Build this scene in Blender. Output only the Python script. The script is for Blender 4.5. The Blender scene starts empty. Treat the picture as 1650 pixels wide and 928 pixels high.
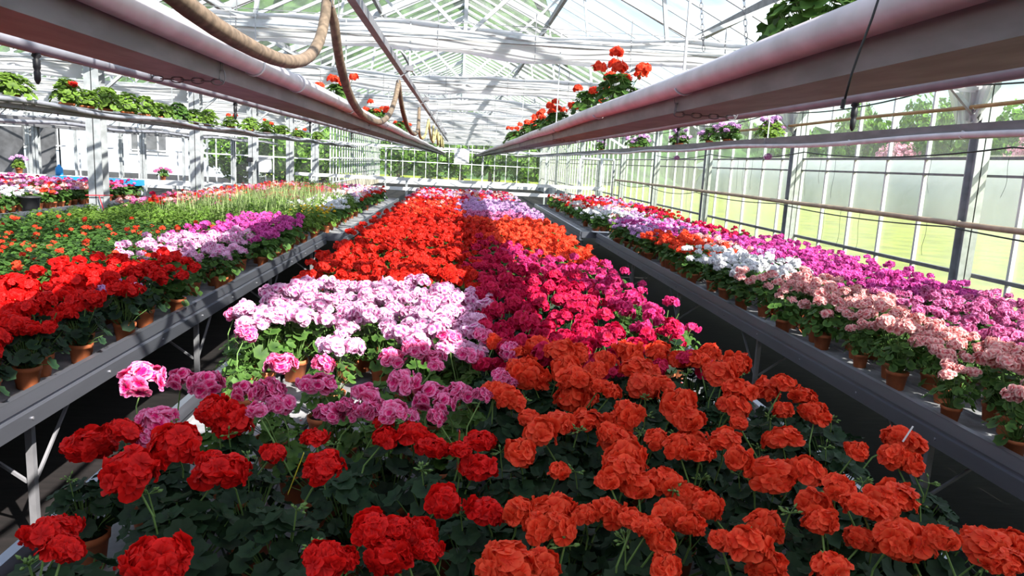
import bpy, math, random
import numpy as np
from mathutils import Matrix, Vector

# ------------------------------------------------------------------ camera, light, exposure
SC = bpy.context.scene
COL = SC.collection
random.seed(7)
RNG = np.random.default_rng(7)
FPX = 1170.0
CAMLOC = np.array([0.0, 0.0, 1.7])
_F = np.array([742 - 825, 258 - 464, FPX]); _F /= np.linalg.norm(_F)
_D = np.array([-0.052, 1.0, -(83 * 0.052 - 206) / FPX]); _D /= np.linalg.norm(_D)
_X = np.cross(_D, _F)


def ray(x, y):
    v = np.array([x - 825, y - 464, FPX])
    return np.array([v @ _X, v @ _F, -(v @ _D)])


def atz(x, y, z):
    r = ray(x, y)
    return CAMLOC + r * ((z - 1.7) / r[2])


def atx(x, y, X0):
    r = ray(x, y)
    return CAMLOC + r * (X0 / r[0])


def aty(x, y, Y0):
    r = ray(x, y)
    return CAMLOC + r * (Y0 / r[1])


cam_d = bpy.data.cameras.new('camera')
cam = bpy.data.objects.new('camera', cam_d)
COL.objects.link(cam)
cam_d.sensor_width = 36
cam_d.lens = FPX / 1650 * 36
cam_d.clip_start = 0.05
cam_d.clip_end = 500
cam.matrix_world = Matrix(((_X[0], -_X[1], -_X[2], 0), (_F[0], -_F[1], -_F[2], 0), (-_D[0], _D[1], _D[2], 1.7), (0, 0, 0, 1)))
SC.camera = cam

SUN_EL, SUN_AZ = math.radians(41), math.radians(40)
sun_dir = Vector((-math.sin(SUN_AZ) * math.cos(SUN_EL), math.cos(SUN_AZ) * math.cos(SUN_EL), -math.sin(SUN_EL)))
sd = bpy.data.lights.new('sun', 'SUN')
sd.energy = 6.2
sd.angle = math.radians(0.6)
sd.color = (1.0, 0.95, 0.88)
sun = bpy.data.objects.new('sun', sd)
sun.rotation_euler = sun_dir.to_track_quat('-Z', 'Y').to_euler()
sun.location = (8, -12, 14)
COL.objects.link(sun)

W = bpy.data.worlds.new('sky')
SC.world = W
W.use_nodes = True
nt = W.node_tree
nt.nodes.clear()
wo = nt.nodes.new('ShaderNodeOutputWorld')
bg = nt.nodes.new('ShaderNodeBackground')
sky = nt.nodes.new('ShaderNodeTexSky')
sky.sky_type = 'NISHITA'
sky.sun_disc = False
sky.sun_elevation = SUN_EL
sky.sun_rotation = math.radians(140)
sky.air_density = 1.0
tc = nt.nodes.new('ShaderNodeTexCoord')
mp = nt.nodes.new('ShaderNodeMapping')
mp.inputs['Scale'].default_value = (1.6, 1.6, 5)
ns = nt.nodes.new('ShaderNodeTexNoise')
ns.inputs['Scale'].default_value = 2.2
ns.inputs['Detail'].default_value = 6
rp = nt.nodes.new('ShaderNodeValToRGB')
rp.color_ramp.elements[0].position = 0.50
rp.color_ramp.elements[1].position = 0.70
mx = nt.nodes.new('ShaderNodeMix')
mx.data_type = 'RGBA'
mx.inputs[7].default_value = (5.6, 5.7, 6.0, 1)
nt.links.new(tc.outputs['Generated'], mp.inputs[0])
nt.links.new(mp.outputs[0], ns.inputs[0])
nt.links.new(ns.outputs[0], rp.inputs[0])
nt.links.new(rp.outputs[0], mx.inputs[0])
nt.links.new(sky.outputs[0], mx.inputs[6])
nt.links.new(mx.outputs[2], bg.inputs[0])
bg.inputs[1].default_value = 0.15
nt.links.new(bg.outputs[0], wo.inputs[0])

SC.view_settings.view_transform = 'Standard'
SC.view_settings.look = 'None'
SC.view_settings.exposure = 1.2
SC.view_settings.gamma = 1.0
SC.view_settings.use_curve_mapping = False
SC.cycles.max_bounces = 8
SC.cycles.diffuse_bounces = 3
SC.cycles.transparent_max_bounces = 24
SC.cycles.caustics_reflective = False
SC.cycles.caustics_refractive = False
SC.cycles.use_denoising = True

# ------------------------------------------------------------------ materials
MAT = {}


def newmat(name):
    m = bpy.data.materials.new(name)
    m.use_nodes = True
    m.node_tree.nodes.clear()
    MAT[name] = m
    return m, m.node_tree.nodes, m.node_tree.links


def solid(name, col, rough=0.6, metal=0.0, noise=0.0, nscale=20, spec=0.4, bump=0.0, stretch=(1, 1, 1), col2=None):
    m, N, L = newmat(name)
    o = N.new('ShaderNodeOutputMaterial')
    b = N.new('ShaderNodeBsdfPrincipled')
    b.inputs['Base Color'].default_value = (*col, 1)
    b.inputs['Roughness'].default_value = rough
    b.inputs['Metallic'].default_value = metal
    b.inputs['Specular IOR Level'].default_value = spec
    L.new(b.outputs[0], o.inputs[0])
    if noise or bump:
        t = N.new('ShaderNodeTexCoord'); mpn = N.new('ShaderNodeMapping'); n = N.new('ShaderNodeTexNoise')
        mpn.inputs['Scale'].default_value = stretch
        n.inputs['Scale'].default_value = nscale
        n.inputs['Detail'].default_value = 5
        L.new(t.outputs['Object'], mpn.inputs[0]); L.new(mpn.outputs[0], n.inputs[0])
        if noise:
            r = N.new('ShaderNodeValToRGB')
            c2 = col2 or tuple(c * (1 - noise) for c in col)
            r.color_ramp.elements[0].color = (*c2, 1)
            r.color_ramp.elements[1].color = (*[min(1, c * (1 + (0 if col2 else noise * .5))) for c in col], 1)
            r.color_ramp.elements[0].position = .38
            r.color_ramp.elements[1].position = .62
            L.new(n.outputs[0], r.inputs[0]); L.new(r.outputs[0], b.inputs['Base Color'])
        if bump:
            bp = N.new('ShaderNodeBump'); bp.inputs['Strength'].default_value = bump
            bp.inputs['Distance'].default_value = 0.01
            L.new(n.outputs[0], bp.inputs['Height']); L.new(bp.outputs[0], b.inputs['Normal'])
    return m


def petalmat(name, base, edge, trans=0.3, mid=0.55, vary=0.25):
    """petal colour runs from the throat (t=0) to the rim (t=1) of each petal"""
    m, N, L = newmat(name)
    o = N.new('ShaderNodeOutputMaterial')
    at = N.new('ShaderNodeAttribute'); at.attribute_name = 't'
    ar = N.new('ShaderNodeAttribute'); ar.attribute_name = 'r'
    rr = N.new('ShaderNodeValToRGB')
    rr.color_ramp.elements[0].color = (*base, 1)
    rr.color_ramp.elements[1].color = (*edge, 1)
    rr.color_ramp.elements[0].position = mid - .3
    rr.color_ramp.elements[1].position = min(1, mid + .3)
    L.new(at.outputs['Fac'], rr.inputs[0])
    hs = N.new('ShaderNodeHueSaturation')
    ml = N.new('ShaderNodeMath'); ml.operation = 'MULTIPLY_ADD'
    ml.inputs[1].default_value = vary; ml.inputs[2].default_value = 1 - vary * .5
    L.new(ar.outputs['Fac'], ml.inputs[0]); L.new(ml.outputs[0], hs.inputs['Value'])
    L.new(rr.outputs[0], hs.inputs['Color'])
    d = N.new('ShaderNodeBsdfPrincipled'); d.inputs['Roughness'].default_value = .55
    d.inputs['Specular IOR Level'].default_value = .2
    tr = N.new('ShaderNodeBsdfTranslucent'); mxs = N.new('ShaderNodeMixShader')
    mxs.inputs[0].default_value = trans
    L.new(hs.outputs[0], d.inputs['Base Color']); L.new(hs.outputs[0], tr.inputs[0])
    L.new(d.outputs[0], mxs.inputs[1]); L.new(tr.outputs[0], mxs.inputs[2]); L.new(mxs.outputs[0], o.inputs[0])
    return m


petalmat('scarlet', (.60, .005, .006), (.84, .014, .012))
petalmat('orange', (.84, .042, .014), (.96, .105, .042))
petalmat('firered', (.52, .008, .006), (.78, .030, .014))
petalmat('crimson', (.50, .003, .035), (.72, .015, .105))
petalmat('cerise', (.60, .006, .12), (.80, .06, .26))
petalmat('blush', (.74, .10, .40), (.90, .58, .78), mid=.40)
petalmat('pinkedge', (.80, .012, .20), (.97, .38, .64), mid=.70)
petalmat('salmon', (.80, .17, .20), (.94, .60, .56), mid=.5)
petalmat('magenta', (.52, .010, .24), (.80, .14, .50), mid=.5)
petalmat('rosemagenta', (.46, .02, .16), (.78, .26, .50), mid=.5)
petalmat('white', (.78, .76, .80), (.90, .90, .92))
petalmat('lilac', (.50, .18, .52), (.76, .50, .78), mid=.5)
petalmat('yellow', (.75, .40, .02), (.88, .66, .04))
petalmat('leaf', (.034, .088, .016), (.088, .18, .034), trans=.28, vary=.7)
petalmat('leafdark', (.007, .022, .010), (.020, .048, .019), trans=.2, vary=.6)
petalmat('leaflight', (.075, .15, .02), (.20, .32, .05), trans=.35, vary=.6)
petalmat('leafsilver', (.22, .30, .18), (.38, .46, .30), trans=.2, vary=.5)
petalmat('grassblade', (.20, .29, .08), (.42, .52, .22), trans=.35, vary=.7)
petalmat('stem', (.10, .19, .04), (.16, .28, .08), trans=.1, vary=.4)
petalmat('treeleaf', (.055, .13, .015), (.18, .34, .04), trans=.3, vary=.9)
petalmat('blossom', (.6, .2, .3), (.8, .45, .55), trans=.3, vary=.5)
petalmat('deadleaf', (.16, .07, .03), (.30, .16, .07), trans=.1, vary=.6)
solid('terracotta', (.52, .15, .055), .65, noise=.2, nscale=15)
solid('soil', (.025, .017, .012), .95, noise=.5, nscale=60)
solid('alu', (.32, .335, .39), .36, .85, noise=.14, nscale=6, stretch=(1, .15, 1))
solid('galv', (.50, .52, .54), .5, .35, noise=.18, nscale=9)
solid('galvdark', (.27, .27, .29), .55, .35, noise=.2, nscale=9)
solid('bed', (.26, .26, .27), .75, noise=.35, nscale=9, bump=.1)
solid('beamgrey', (.22, .215, .23), .55, .2, noise=.22, nscale=12, stretch=(1, .3, 1))
solid('pipewhite', (.66, .60, .64), .38, 0, noise=.14, nscale=7, spec=.5)
solid('pipegrey', (.27, .27, .31), .4, 0, noise=.15, nscale=7, spec=.5)
solid('pipetan', (.50, .36, .26), .5, 0, noise=.2, nscale=7)
solid('pipebrown', (.42, .25, .11), .55, 0, noise=.2, nscale=7)
solid('hose', (.20, .145, .10), .7, 0, noise=.35, nscale=40, bump=.15)
solid('hoseyellow', (.50, .40, .16), .65, 0, noise=.3, nscale=30)
solid('black', (.015, .015, .018), .5)
solid('blackcable', (.02, .025, .025), .5)
solid('floorfabric', (.011, .008, .008), .85, 0, noise=.45, nscale=5, bump=.35, stretch=(1, 3, 1))
solid('whitepaint', (.80, .80, .82), .5, noise=.06, nscale=5)
solid('greypaint', (.44, .45, .47), .6, noise=.15, nscale=4)
solid('darkdoor', (.11, .11, .12), .7, noise=.3, nscale=3)
solid('cream', (.55, .50, .38), .85, noise=.25, nscale=1.2)
solid('palewall', (.46, .50, .58), .8, noise=.12, nscale=.6)
solid('blueplastic', (.02, .30, .75), .4)
solid('redtag', (.75, .05, .03), .5)
solid('yellowtag', (.85, .72, .05), .5)
solid('bucketblack', (.045, .045, .05), .45)
solid('endwall', (.25, .25, .27), .8)
solid('lawn', (.23, .27, .025), .95, noise=.3, nscale=1.2)
solid('forest', (.06, .12, .035), .95, noise=.7, nscale=.6, bump=.5, col2=(.02, .045, .015))
solid('bark', (.13, .09, .055), .9, noise=.4, nscale=8)
solid('tunnelfilm', (.36, .39, .44), .4, noise=.1, nscale=1)
solid('rubberred', (.6, .03, .05), .6)


def screenmat():
    m, N, L = newmat('screen')
    o = N.new('ShaderNodeOutputMaterial')
    d = N.new('ShaderNodeBsdfDiffuse'); tr = N.new('ShaderNodeBsdfTranslucent'); mxs = N.new('ShaderNodeMixShader')
    d.inputs[0].default_value = (.86, .85, .87, 1); tr.inputs[0].default_value = (.94, .93, .95, 1)
    mxs.inputs[0].default_value = .55
    L.new(d.outputs[0], mxs.inputs[1]); L.new(tr.outputs[0], mxs.inputs[2]); L.new(mxs.outputs[0], o.inputs[0])


screenmat()


def clothmat():
    m, N, L = newmat('added_cloth')
    o = N.new('ShaderNodeOutputMaterial')
    d = N.new('ShaderNodeBsdfDiffuse'); tr = N.new('ShaderNodeBsdfTranslucent'); mxs = N.new('ShaderNodeMixShader')
    d.inputs[0].default_value = (.4, .4, .42, 1); tr.inputs[0].default_value = (.62, .62, .64, 1)
    mxs.inputs[0].default_value = .5
    L.new(d.outputs[0], mxs.inputs[1]); L.new(tr.outputs[0], mxs.inputs[2]); L.new(mxs.outputs[0], o.inputs[0])


clothmat()


def panemat(name, lo, hi, tint=(.92, .95, .93), dirt=(.85, .87, .85), scale=1.2, stretch=(1, 1, 1), gloss=.06):
    m, N, L = newmat(name)
    o = N.new('ShaderNodeOutputMaterial')
    t = N.new('ShaderNodeBsdfTransparent'); t.inputs[0].default_value = (*tint, 1)
    d = N.new('ShaderNodeBsdfDiffuse'); d.inputs[0].default_value = (*dirt, 1)
    tl = N.new('ShaderNodeBsdfTranslucent'); tl.inputs[0].default_value = (*dirt, 1)
    a = N.new('ShaderNodeMixShader'); a.inputs[0].default_value = .6
    L.new(d.outputs[0], a.inputs[1]); L.new(tl.outputs[0], a.inputs[2])
    tcn = N.new('ShaderNodeTexCoord'); mpn = N.new('ShaderNodeMapping'); n = N.new('ShaderNodeTexNoise')
    mpn.inputs['Scale'].default_value = stretch
    n.inputs['Scale'].default_value = scale; n.inputs['Detail'].default_value = 4
    L.new(tcn.outputs['Object'], mpn.inputs[0]); L.new(mpn.outputs[0], n.inputs[0])
    mr = N.new('ShaderNodeMapRange')
    mr.inputs[1].default_value = .35; mr.inputs[2].default_value = .68
    mr.inputs[3].default_value = lo; mr.inputs[4].default_value = hi
    L.new(n.outputs[0], mr.inputs[0])
    b = N.new('ShaderNodeMixShader')
    L.new(mr.outputs[0], b.inputs[0]); L.new(t.outputs[0], b.inputs[1]); L.new(a.outputs[0], b.inputs[2])
    g = N.new('ShaderNodeBsdfGlossy'); g.inputs['Roughness'].default_value = .15
    c = N.new('ShaderNodeMixShader'); c.inputs[0].default_value = gloss
    L.new(b.outputs[0], c.inputs[1]); L.new(g.outputs[0], c.inputs[2]); L.new(c.outputs[0], o.inputs[0])


panemat('roofglass', .02, .22, scale=1.6, stretch=(.5, 1.6, .5))
panemat('wallglass', .02, .07, tint=(.90, .95, .90), scale=1.0)
panemat('wallfilm', .10, .22, tint=(.90, .93, .86), scale=.8, stretch=(1, 1, .5))
panemat('gableglass', .04, .10, scale=1.0)


# ------------------------------------------------------------------ geometry kit
class G:
    """triangle/quad soup: V verts, L loop indices, S face sizes, M face material, T/R per-vertex attributes"""
    def __init__(s, V=None, L=None, S=None, M=None, T=None, R=None):
        s.V = np.zeros((0, 3)) if V is None else np.asarray(V, float)
        s.L = np.zeros(0, int) if L is None else np.asarray(L, int)
        s.S = np.zeros(0, int) if S is None else np.asarray(S, int)
        s.M = np.zeros(len(s.S), int) if M is None else np.asarray(M, int)
        s.T = np.ones(len(s.V)) if T is None else np.asarray(T, float)
        s.R = np.full(len(s.V), .5) if R is None else np.asarray(R, float)

    def tf(s, M3, t=(0, 0, 0), r=None):
        return G(s.V @ np.asarray(M3).T + np.asarray(t), s.L, s.S, s.M, s.T, s.R if r is None else np.full(len(s.V), r))

    def mv(s, *t):
        return G(s.V + np.asarray(t), s.L, s.S, s.M, s.T, s.R)

    def mat(s, i):
        return G(s.V, s.L, s.S, np.full(len(s.S), i), s.T, s.R)


def cat(gs):
    gs = [g for g in gs if len(g.V)]
    if not gs:
        return G()
    off = np.cumsum([0] + [len(g.V) for g in gs])
    return G(np.concatenate([g.V for g in gs]), np.concatenate([g.L + o for g, o in zip(gs, off)]),
             np.concatenate([g.S for g in gs]), np.concatenate([g.M for g in gs]),
             np.concatenate([g.T for g in gs]), np.concatenate([g.R for g in gs]))


def faces(V, F, **k):
    return G(V, [i for f in F for i in f], [len(f) for f in F], **k)


def box(x0, x1, y0, y1, z0, z1):
    V = [(x, y, z) for x in (x0, x1) for y in (y0, y1) for z in (z0, z1)]
    return faces(V, [(0, 1, 3, 2), (4, 6, 7, 5), (0, 4, 5, 1), (2, 3, 7, 6), (0, 2, 6, 4), (1, 5, 7, 3)])


def frame_of(d):
    d = np.asarray(d, float); d = d / (np.linalg.norm(d) + 1e-12)
    a = np.array([0, 0, 1.0]) if abs(d[2]) < .9 else np.array([1.0, 0, 0])
    u = np.cross(a, d); u /= np.linalg.norm(u)
    return u, np.cross(d, u), d


def tube(P, r, n=8, caps=True):
    P = np.asarray(P, float); k = len(P)
    rr = np.full(k, r) if np.isscalar(r) else np.asarray(r)
    V = []
    d0 = P[1] - P[0]
    u, v, _ = frame_of(d0)
    for i in range(k):
        d = P[min(i + 1, k - 1)] - P[max(i - 1, 0)]
        d = d / (np.linalg.norm(d) + 1e-12)
        u = u - d * (u @ d); u /= np.linalg.norm(u)
        v = np.cross(d, u)
        for j in range(n):
            a = 2 * math.pi * j / n
            V.append(P[i] + rr[i] * (math.cos(a) * u + math.sin(a) * v))
    F = [(i * n + j, i * n + (j + 1) % n, (i + 1) * n + (j + 1) % n, (i + 1) * n + j) for i in range(k - 1) for j in range(n)]
    if caps:
        F += [tuple(range(n))[::-1], tuple(range((k - 1) * n, k * n))]
    return faces(V, F)


def bar(a, b, w, h):
    """rectangular bar from a to b, w wide (sideways), h high"""
    a = np.asarray(a, float); b = np.asarray(b, float)
    u, v, d = frame_of(b - a)
    V = [p + sx * u * w / 2 + sy * v * h / 2 for p in (a, b) for sx, sy in ((-1, -1), (1, -1), (1, 1), (-1, 1))]
    return faces(V, [(0, 3, 2, 1), (4, 5, 6, 7), (0, 1, 5, 4), (1, 2, 6, 5), (2, 3, 7, 6), (3, 0, 4, 7)])


def lathe(prof, n=20, cap=False):
    V = [(r * math.cos(2 * math.pi * j / n), r * math.sin(2 * math.pi * j / n), z) for r, z in prof for j in range(n)]
    F = [(i * n + j, i * n + (j + 1) % n, (i + 1) * n + (j + 1) % n, (i + 1) * n + j) for i in range(len(prof) - 1) for j in range(n)]
    if cap:
        F.append(tuple(range(n))[::-1])
    return faces(V, F)


def extrude_y(prof, y0, y1, closed=True):
    n = len(prof)
    V = [(x, y, z) for y in (y0, y1) for x, z in prof]
    F = [(i, (i + 1) % n, n + (i + 1) % n, n + i) for i in range(n if closed else n - 1)]
    if closed:
        F += [tuple(range(n))[::-1], tuple(range(n, 2 * n))]
    return faces(V, F)


MESHN = {}


def mesh(name, g, mats, smooth=False):
    me = bpy.data.meshes.new(name)
    nv, nl, nf = len(g.V), len(g.L), len(g.S)
    me.vertices.add(nv); me.loops.add(nl); me.polygons.add(nf)
    me.vertices.foreach_set('co', g.V.astype(np.float32).ravel())
    me.loops.foreach_set('vertex_index', g.L.astype(np.int32))
    st = np.concatenate([[0], np.cumsum(g.S)[:-1]]).astype(np.int32)
    me.polygons.foreach_set('loop_start', st)
    me.polygons.foreach_set('loop_total', g.S.astype(np.int32))
    me.polygons.foreach_set('material_index', g.M.astype(np.int32))
    me.polygons.foreach_set('use_smooth', np.full(nf, bool(smooth)))
    me.update(calc_edges=True)
    for nm, arr in (('t', g.T), ('r', g.R)):
        a = me.attributes.new(nm, 'FLOAT', 'POINT')
        a.data.foreach_set('value', arr.astype(np.float32))
    for m in (mats if isinstance(mats, (list, tuple)) else [mats]):
        me.materials.append(MAT[m])
    me.validate()
    return me


def ob(name, data, parent=None, loc=(0, 0, 0), rot=(0, 0, 0), scale=1.0):
    o = bpy.data.objects.new(name, data)
    COL.objects.link(o)
    o.parent = parent
    o.location = loc
    o.rotation_euler = rot
    o.scale = (scale,) * 3 if np.isscalar(scale) else scale
    return o


def tag(o, label=None, cat=None, group=None, kind=None):
    if label: o['label'] = label
    if cat: o['category'] = cat
    if group: o['group'] = group
    if kind: o['kind'] = kind
    return o


def mk(name, g, mats, parent=None, smooth=False, loc=(0, 0, 0), **k):
    return ob(name, mesh(name, g, mats, smooth), parent, loc)


def thing(name, label, cat, loc=(0, 0, 0), rz=0, group=None, kind=None):
    o = ob(name, None, None, loc, (0, 0, rz))
    o.empty_display_size = .1
    return tag(o, label, cat, group, kind)


def struct(name, g, mats, parent=None, smooth=False, label=None):
    o = mk(name, g, mats, parent, smooth)
    if parent is None:
        o['kind'] = 'structure'
        o['category'] = 'greenhouse structure'
        o['label'] = label or name.replace('_', ' ')
    return o


def catenary(a, b, sag, n=14):
    a = np.asarray(a, float); b = np.asarray(b, float)
    return [a + (b - a) * t - np.array([0, 0, 4 * sag * t * (1 - t)]) for t in np.linspace(0, 1, n)]


def rotz(a):
    c, s = math.cos(a), math.sin(a)
    return np.array([[c, -s, 0], [s, c, 0], [0, 0, 1]])


def basis(d, roll=0.0):
    u, v, d = frame_of(d)
    c, s = math.cos(roll), math.sin(roll)
    return np.stack([u * c + v * s, -u * s + v * c, d], axis=1)


ORD = ['nearest, overhead,', 'first', 'second', 'third', 'fourth', 'fifth', 'sixth', 'seventh', 'eighth', 'ninth', 'tenth', 'eleventh', 'twelfth',
       'thirteenth', 'fourteenth', 'fifteenth', 'sixteenth', 'seventeenth', 'eighteenth', 'nineteenth', 'twentieth', 'twenty-first',
       'twenty-second', 'twenty-third', 'twenty-fourth', 'twenty-fifth', 'twenty-sixth', 'twenty-seventh', 'twenty-eighth',
       'twenty-ninth', 'thirtieth']

# ------------------------------------------------------------------ setting: ground and shell
EAVE, RIDGE, BAY, SLOPE = 2.85, 5.40, 5.2, (5.40 - 2.85) / 5.2
YB, YE = -3.0, 48.0          # main bay runs from behind the viewer to the far gable
YC = 0.2                    # glass roofs start here, where the added shade cloth leaves off
YG = 30.0                    # gable of the left bays
struct('floor', box(-26, 5.3, YB, YE, -.12, 0), 'floorfabric', label='floor covered with black woven ground fabric')
for i, (x0, y0) in enumerate([(-1.35, 2.7), (-1.3, 5.2), (1.7, 2.9), (1.65, 5.6)]):
    pass
struct('ground_outside', box(-200, 200, -60, 260, -.5, -.13), 'lawn', label='sunlit grass outside the greenhouse')

# right wall: sill, panes, glazing bars
rw = struct('wall_right', box(5.24, 5.34, YB, YE, -.1, .42), 'greypaint', label='low base of the right glass wall')
ys = np.arange(-1, YE + .1, .75)
struct('wall_right_panes', box(5.28, 5.286, YB, YE, .42, 2.02), 'wallfilm', rw)
struct('wall_right_clear_panes', box(5.28, 5.286, YB, YE, 2.02, EAVE), 'wallglass', rw)
struct('glazing_bars', cat([box(5.245, 5.285, y - .017, y + .017, .4, EAVE) for y in ys]), 'whitepaint', rw)
struct('wall_rails', cat([box(5.22, 5.27, YB, YE, .79, .83), box(5.235, 5.27, YB, YE, 1.80, 1.825), box(5.22, 5.27, YB, YE, 1.97, 2.0),
                          box(5.2, 5.3, YB, YE, EAVE - .05, EAVE + .06)]), 'galvdark', rw)

# far gable and side gables
def gable(name, x0, x1, Y, clear, label, ridge=True, rise=RIDGE - EAVE):
    g = struct(name, box(x0, x1, Y, Y + .1, -.1, .3), 'whitepaint', label=label)
    n = int(round((x1 - x0) / .75))
    xs_ = np.linspace(x0, x1, n + 1)
    top = lambda x: EAVE + rise * (1 - abs((x - (x0 + x1) / 2) / ((x1 - x0) / 2)))
    struct(name + '_bars', cat([box(x - .02, x + .02, Y - .01, Y + .03, .3, top(x)) for x in xs_] +
                               [box(x0, x1, Y - .02, Y + .04, z - .025, z + .025) for z in (.3, 1.45, 2.2, EAVE)]), 'whitepaint', g)
    V = [(x0, Y + .05, .3), (x1, Y + .05, .3), (x1, Y + .05, EAVE), ((x0 + x1) / 2, Y + .05, EAVE + rise), (x0, Y + .05, EAVE)]
    struct(name + '_glass', faces(V, [(0, 1, 2, 3, 4)]), clear, g)
    return g


gable('wall_far', -BAY, BAY, YE, 'gableglass', 'far glass gable with trees behind it')
gable('wall_far_left', -3 * BAY, -BAY, YG, 'gableglass', 'glass gable of the left bay')
gable('wall_far_outer', -5 * BAY, -3 * BAY, YG, 'gableglass', 'glass gable of the outer left bay')
pl = struct('wall_partition', box(-5.24, -5.2, YG, YE, -.1, .5), 'cream', label='glazed side wall of the main bay beyond the left gable')
struct('partition_bars', cat([box(-5.23, -5.19, y - .02, y + .02, .5, EAVE) for y in np.arange(YG, YE, .75)] +
                             [box(-5.23, -5.19, YG, YE, z, z + .05) for z in (.5, 1.5, 2.2)]), 'whitepaint', pl)
struct('partition_glass', box(-5.215, -5.21, YG, YE, .5, EAVE), 'gableglass', pl)

# roof bays
def roofbay(name, xc, y1, label):
    xl, xr = xc - BAY, xc + BAY
    y0 = YC
    r = struct(name, box(xc - .04, xc + .04, y0, y1, RIDGE - .12, RIDGE + .02), 'galv', label=label)
    V = [(xl, y0, EAVE + .05), (xl, y1, EAVE + .05), (xc, y1, RIDGE + .03), (xc, y0, RIDGE + .03), (xr, y0, EAVE + .05), (xr, y1, EAVE + .05)]
    struct(name + '_glass', faces(V, [(0, 1, 2, 3), (3, 2, 5, 4)]), 'roofglass', r)
    bs = []
    for y in np.arange(y0, y1, .75):
        bs.append(bar((xl, y, EAVE), (xc, y, RIDGE - .02), .035, .05))
        bs.append(bar((xr, y, EAVE), (xc, y, RIDGE - .02), .035, .05))
    struct(name + '_bars', cat(bs), 'galv', r)
    ps = []
    for dx in (1.66, 3.4):
        for s in (-1, 1):
            z = RIDGE - dx * SLOPE - .10
            ps.append(box(xc + s * dx - .03, xc + s * dx + .03, y0, y1, z - .05, z + .05))
    struct(name + '_purlins', cat(ps), 'galvdark', r)
    return r


roofbay('roof', 0, YE, 'glass roof of the main bay')
roofbay('roof_left', -2 * BAY, YG, 'glass roof of the left bay')
roofbay('roof_outer', -4 * BAY, YG, 'glass roof of the outer left bay')
cpts = [(-26, YB), (5.3, YB), (5.3, .3), (3.7, .45), (3.0, 1.05), (1.6, 1.0), (.2, .2), (-26, .2)]  # outline of an added, unseen cloth, shaped so its shade covers the foreground
struct('added_shade_cloth', faces([(x, y, EAVE + .1) for x, y in cpts], [(0, 1, 2, 3, 4, 5, 6, 7)]), 'added_cloth', label='added out-of-view shade cloth that dims the foreground')
struct('wall_back', box(-26, 5.3, YB - .1, YB, -.1, EAVE + .1), 'endwall', label='solid wall at the entrance end')

# eave gutters along the post lines
for k, xg in enumerate((-BAY, -3 * BAY)):
    struct('beam_gutter', extrude_y([(xg - .12, EAVE + .12), (xg - .06, EAVE - .02), (xg + .06, EAVE - .02), (xg + .12, EAVE + .12), (xg + .10, EAVE + .12), (xg, EAVE + .02), (xg - .1, EAVE + .12)], YC, YG),
           'galv', label='steel valley gutter above the posts ' + ('left of the main bay' if k == 0 else 'of the outer bay'))


# posts: I-section steel with a base plate
def post(x, y, i, side, h=EAVE, w=.14):
    g = cat([box(-w / 2, w / 2, -w / 2, -w / 2 + .012, 0, h), box(-w / 2, w / 2, w / 2 - .012, w / 2, 0, h), box(-.006, .006, -w / 2, w / 2, 0, h),
             box(-w * .8, w * .8, -w * .8, w * .8, 0, .012)])
    g = cat([g, bar((0, 0, h - .55), (.55 if side < 0 else -.55, 0, h - .05), .04, .04)])
    o = mk('steel_post', g, 'galv', loc=(x, y, 0))
    o['kind'] = 'structure'; o['category'] = 'post'
    o['label'] = '%s steel post %s' % (ORD[i].capitalize(), 'along the right glass wall' if side > 0 else ('along the left side of the main bay' if side == -1 else 'in the left bays')) + ', counted from the viewer'
    return o


for i, y in enumerate(np.arange(7, YE, 4)):
    post(5.13, y, i + 1, 1)
for i, y in enumerate(np.arange(11, YG, 4)):
    post(-5.2, y, i + 1, -1, w=.2)
for i, (x, y) in enumerate([(-7.9, 13.1), (-9.6, 17.5), (-8.3, 20), (-12, 19), (-10.5, 22.5), (-13.4, 24), (-7.2, 24), (-9.4, 26.5), (-15.6, 21), (-15.6, 26), (-12.4, 28), (-17.6, 24)]):
    post(x, y, i + 1, -2, w=.12, h=2.5)

# roof trusses, one per post pair
def truss(xc, y, i, which):
    xl, xr = xc - BAY + .08, xc + BAY - .08
    zb = EAVE - .03
    gs = [bar((xl, y, zb), (xr, y, zb), .05, .07), bar((xl, y, EAVE), (xc, y, RIDGE - .2), .06, .10), bar((xr, y, EAVE), (xc, y, RIDGE - .2), .06, .10)]
    for s in (-1, 1):
        gs += [bar((xc, y, zb), (xc + s * 1.66, y, RIDGE - 1.66 * SLOPE - .2), .035, .035),
               bar((xc + s * 1.9, y, zb), (xc + s * 1.66, y, RIDGE - 1.66 * SLOPE - .2), .035, .035),
               bar((xc + s * 1.9, y, zb), (xc + s * 3.4, y, RIDGE - 3.4 * SLOPE - .2), .035, .035)]
    gs.append(bar((xc, y, zb), (xc, y, RIDGE - .2), .035, .035))
    o = mk('roof_truss', cat(gs), 'galv')
    o['kind'] = 'structure'; o['category'] = 'roof truss'
    o['label'] = '%s lattice roof truss of the %s' % (ORD[i], which)


for i, y in enumerate(np.arange(3, YE - .5, 4)):
    truss(0, y + .0, i, 'main bay')
for i, y in enumerate(np.arange(7, YG, 4)):
    truss(-2 * BAY, y, i + 1, 'left bay')


# ------------------------------------------------------------------ folded shade screens under the trusses
HOOK = mesh('hook', cat([bar((0, 0, -.05), (0, 0, .16), .008, .008), bar((0, -.03, -.34), (0, -.03, -.04), .005, .005), bar((0, 0, -.045), (0, -.03, -.045), .005, .005)]), 'galvdark')


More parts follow.
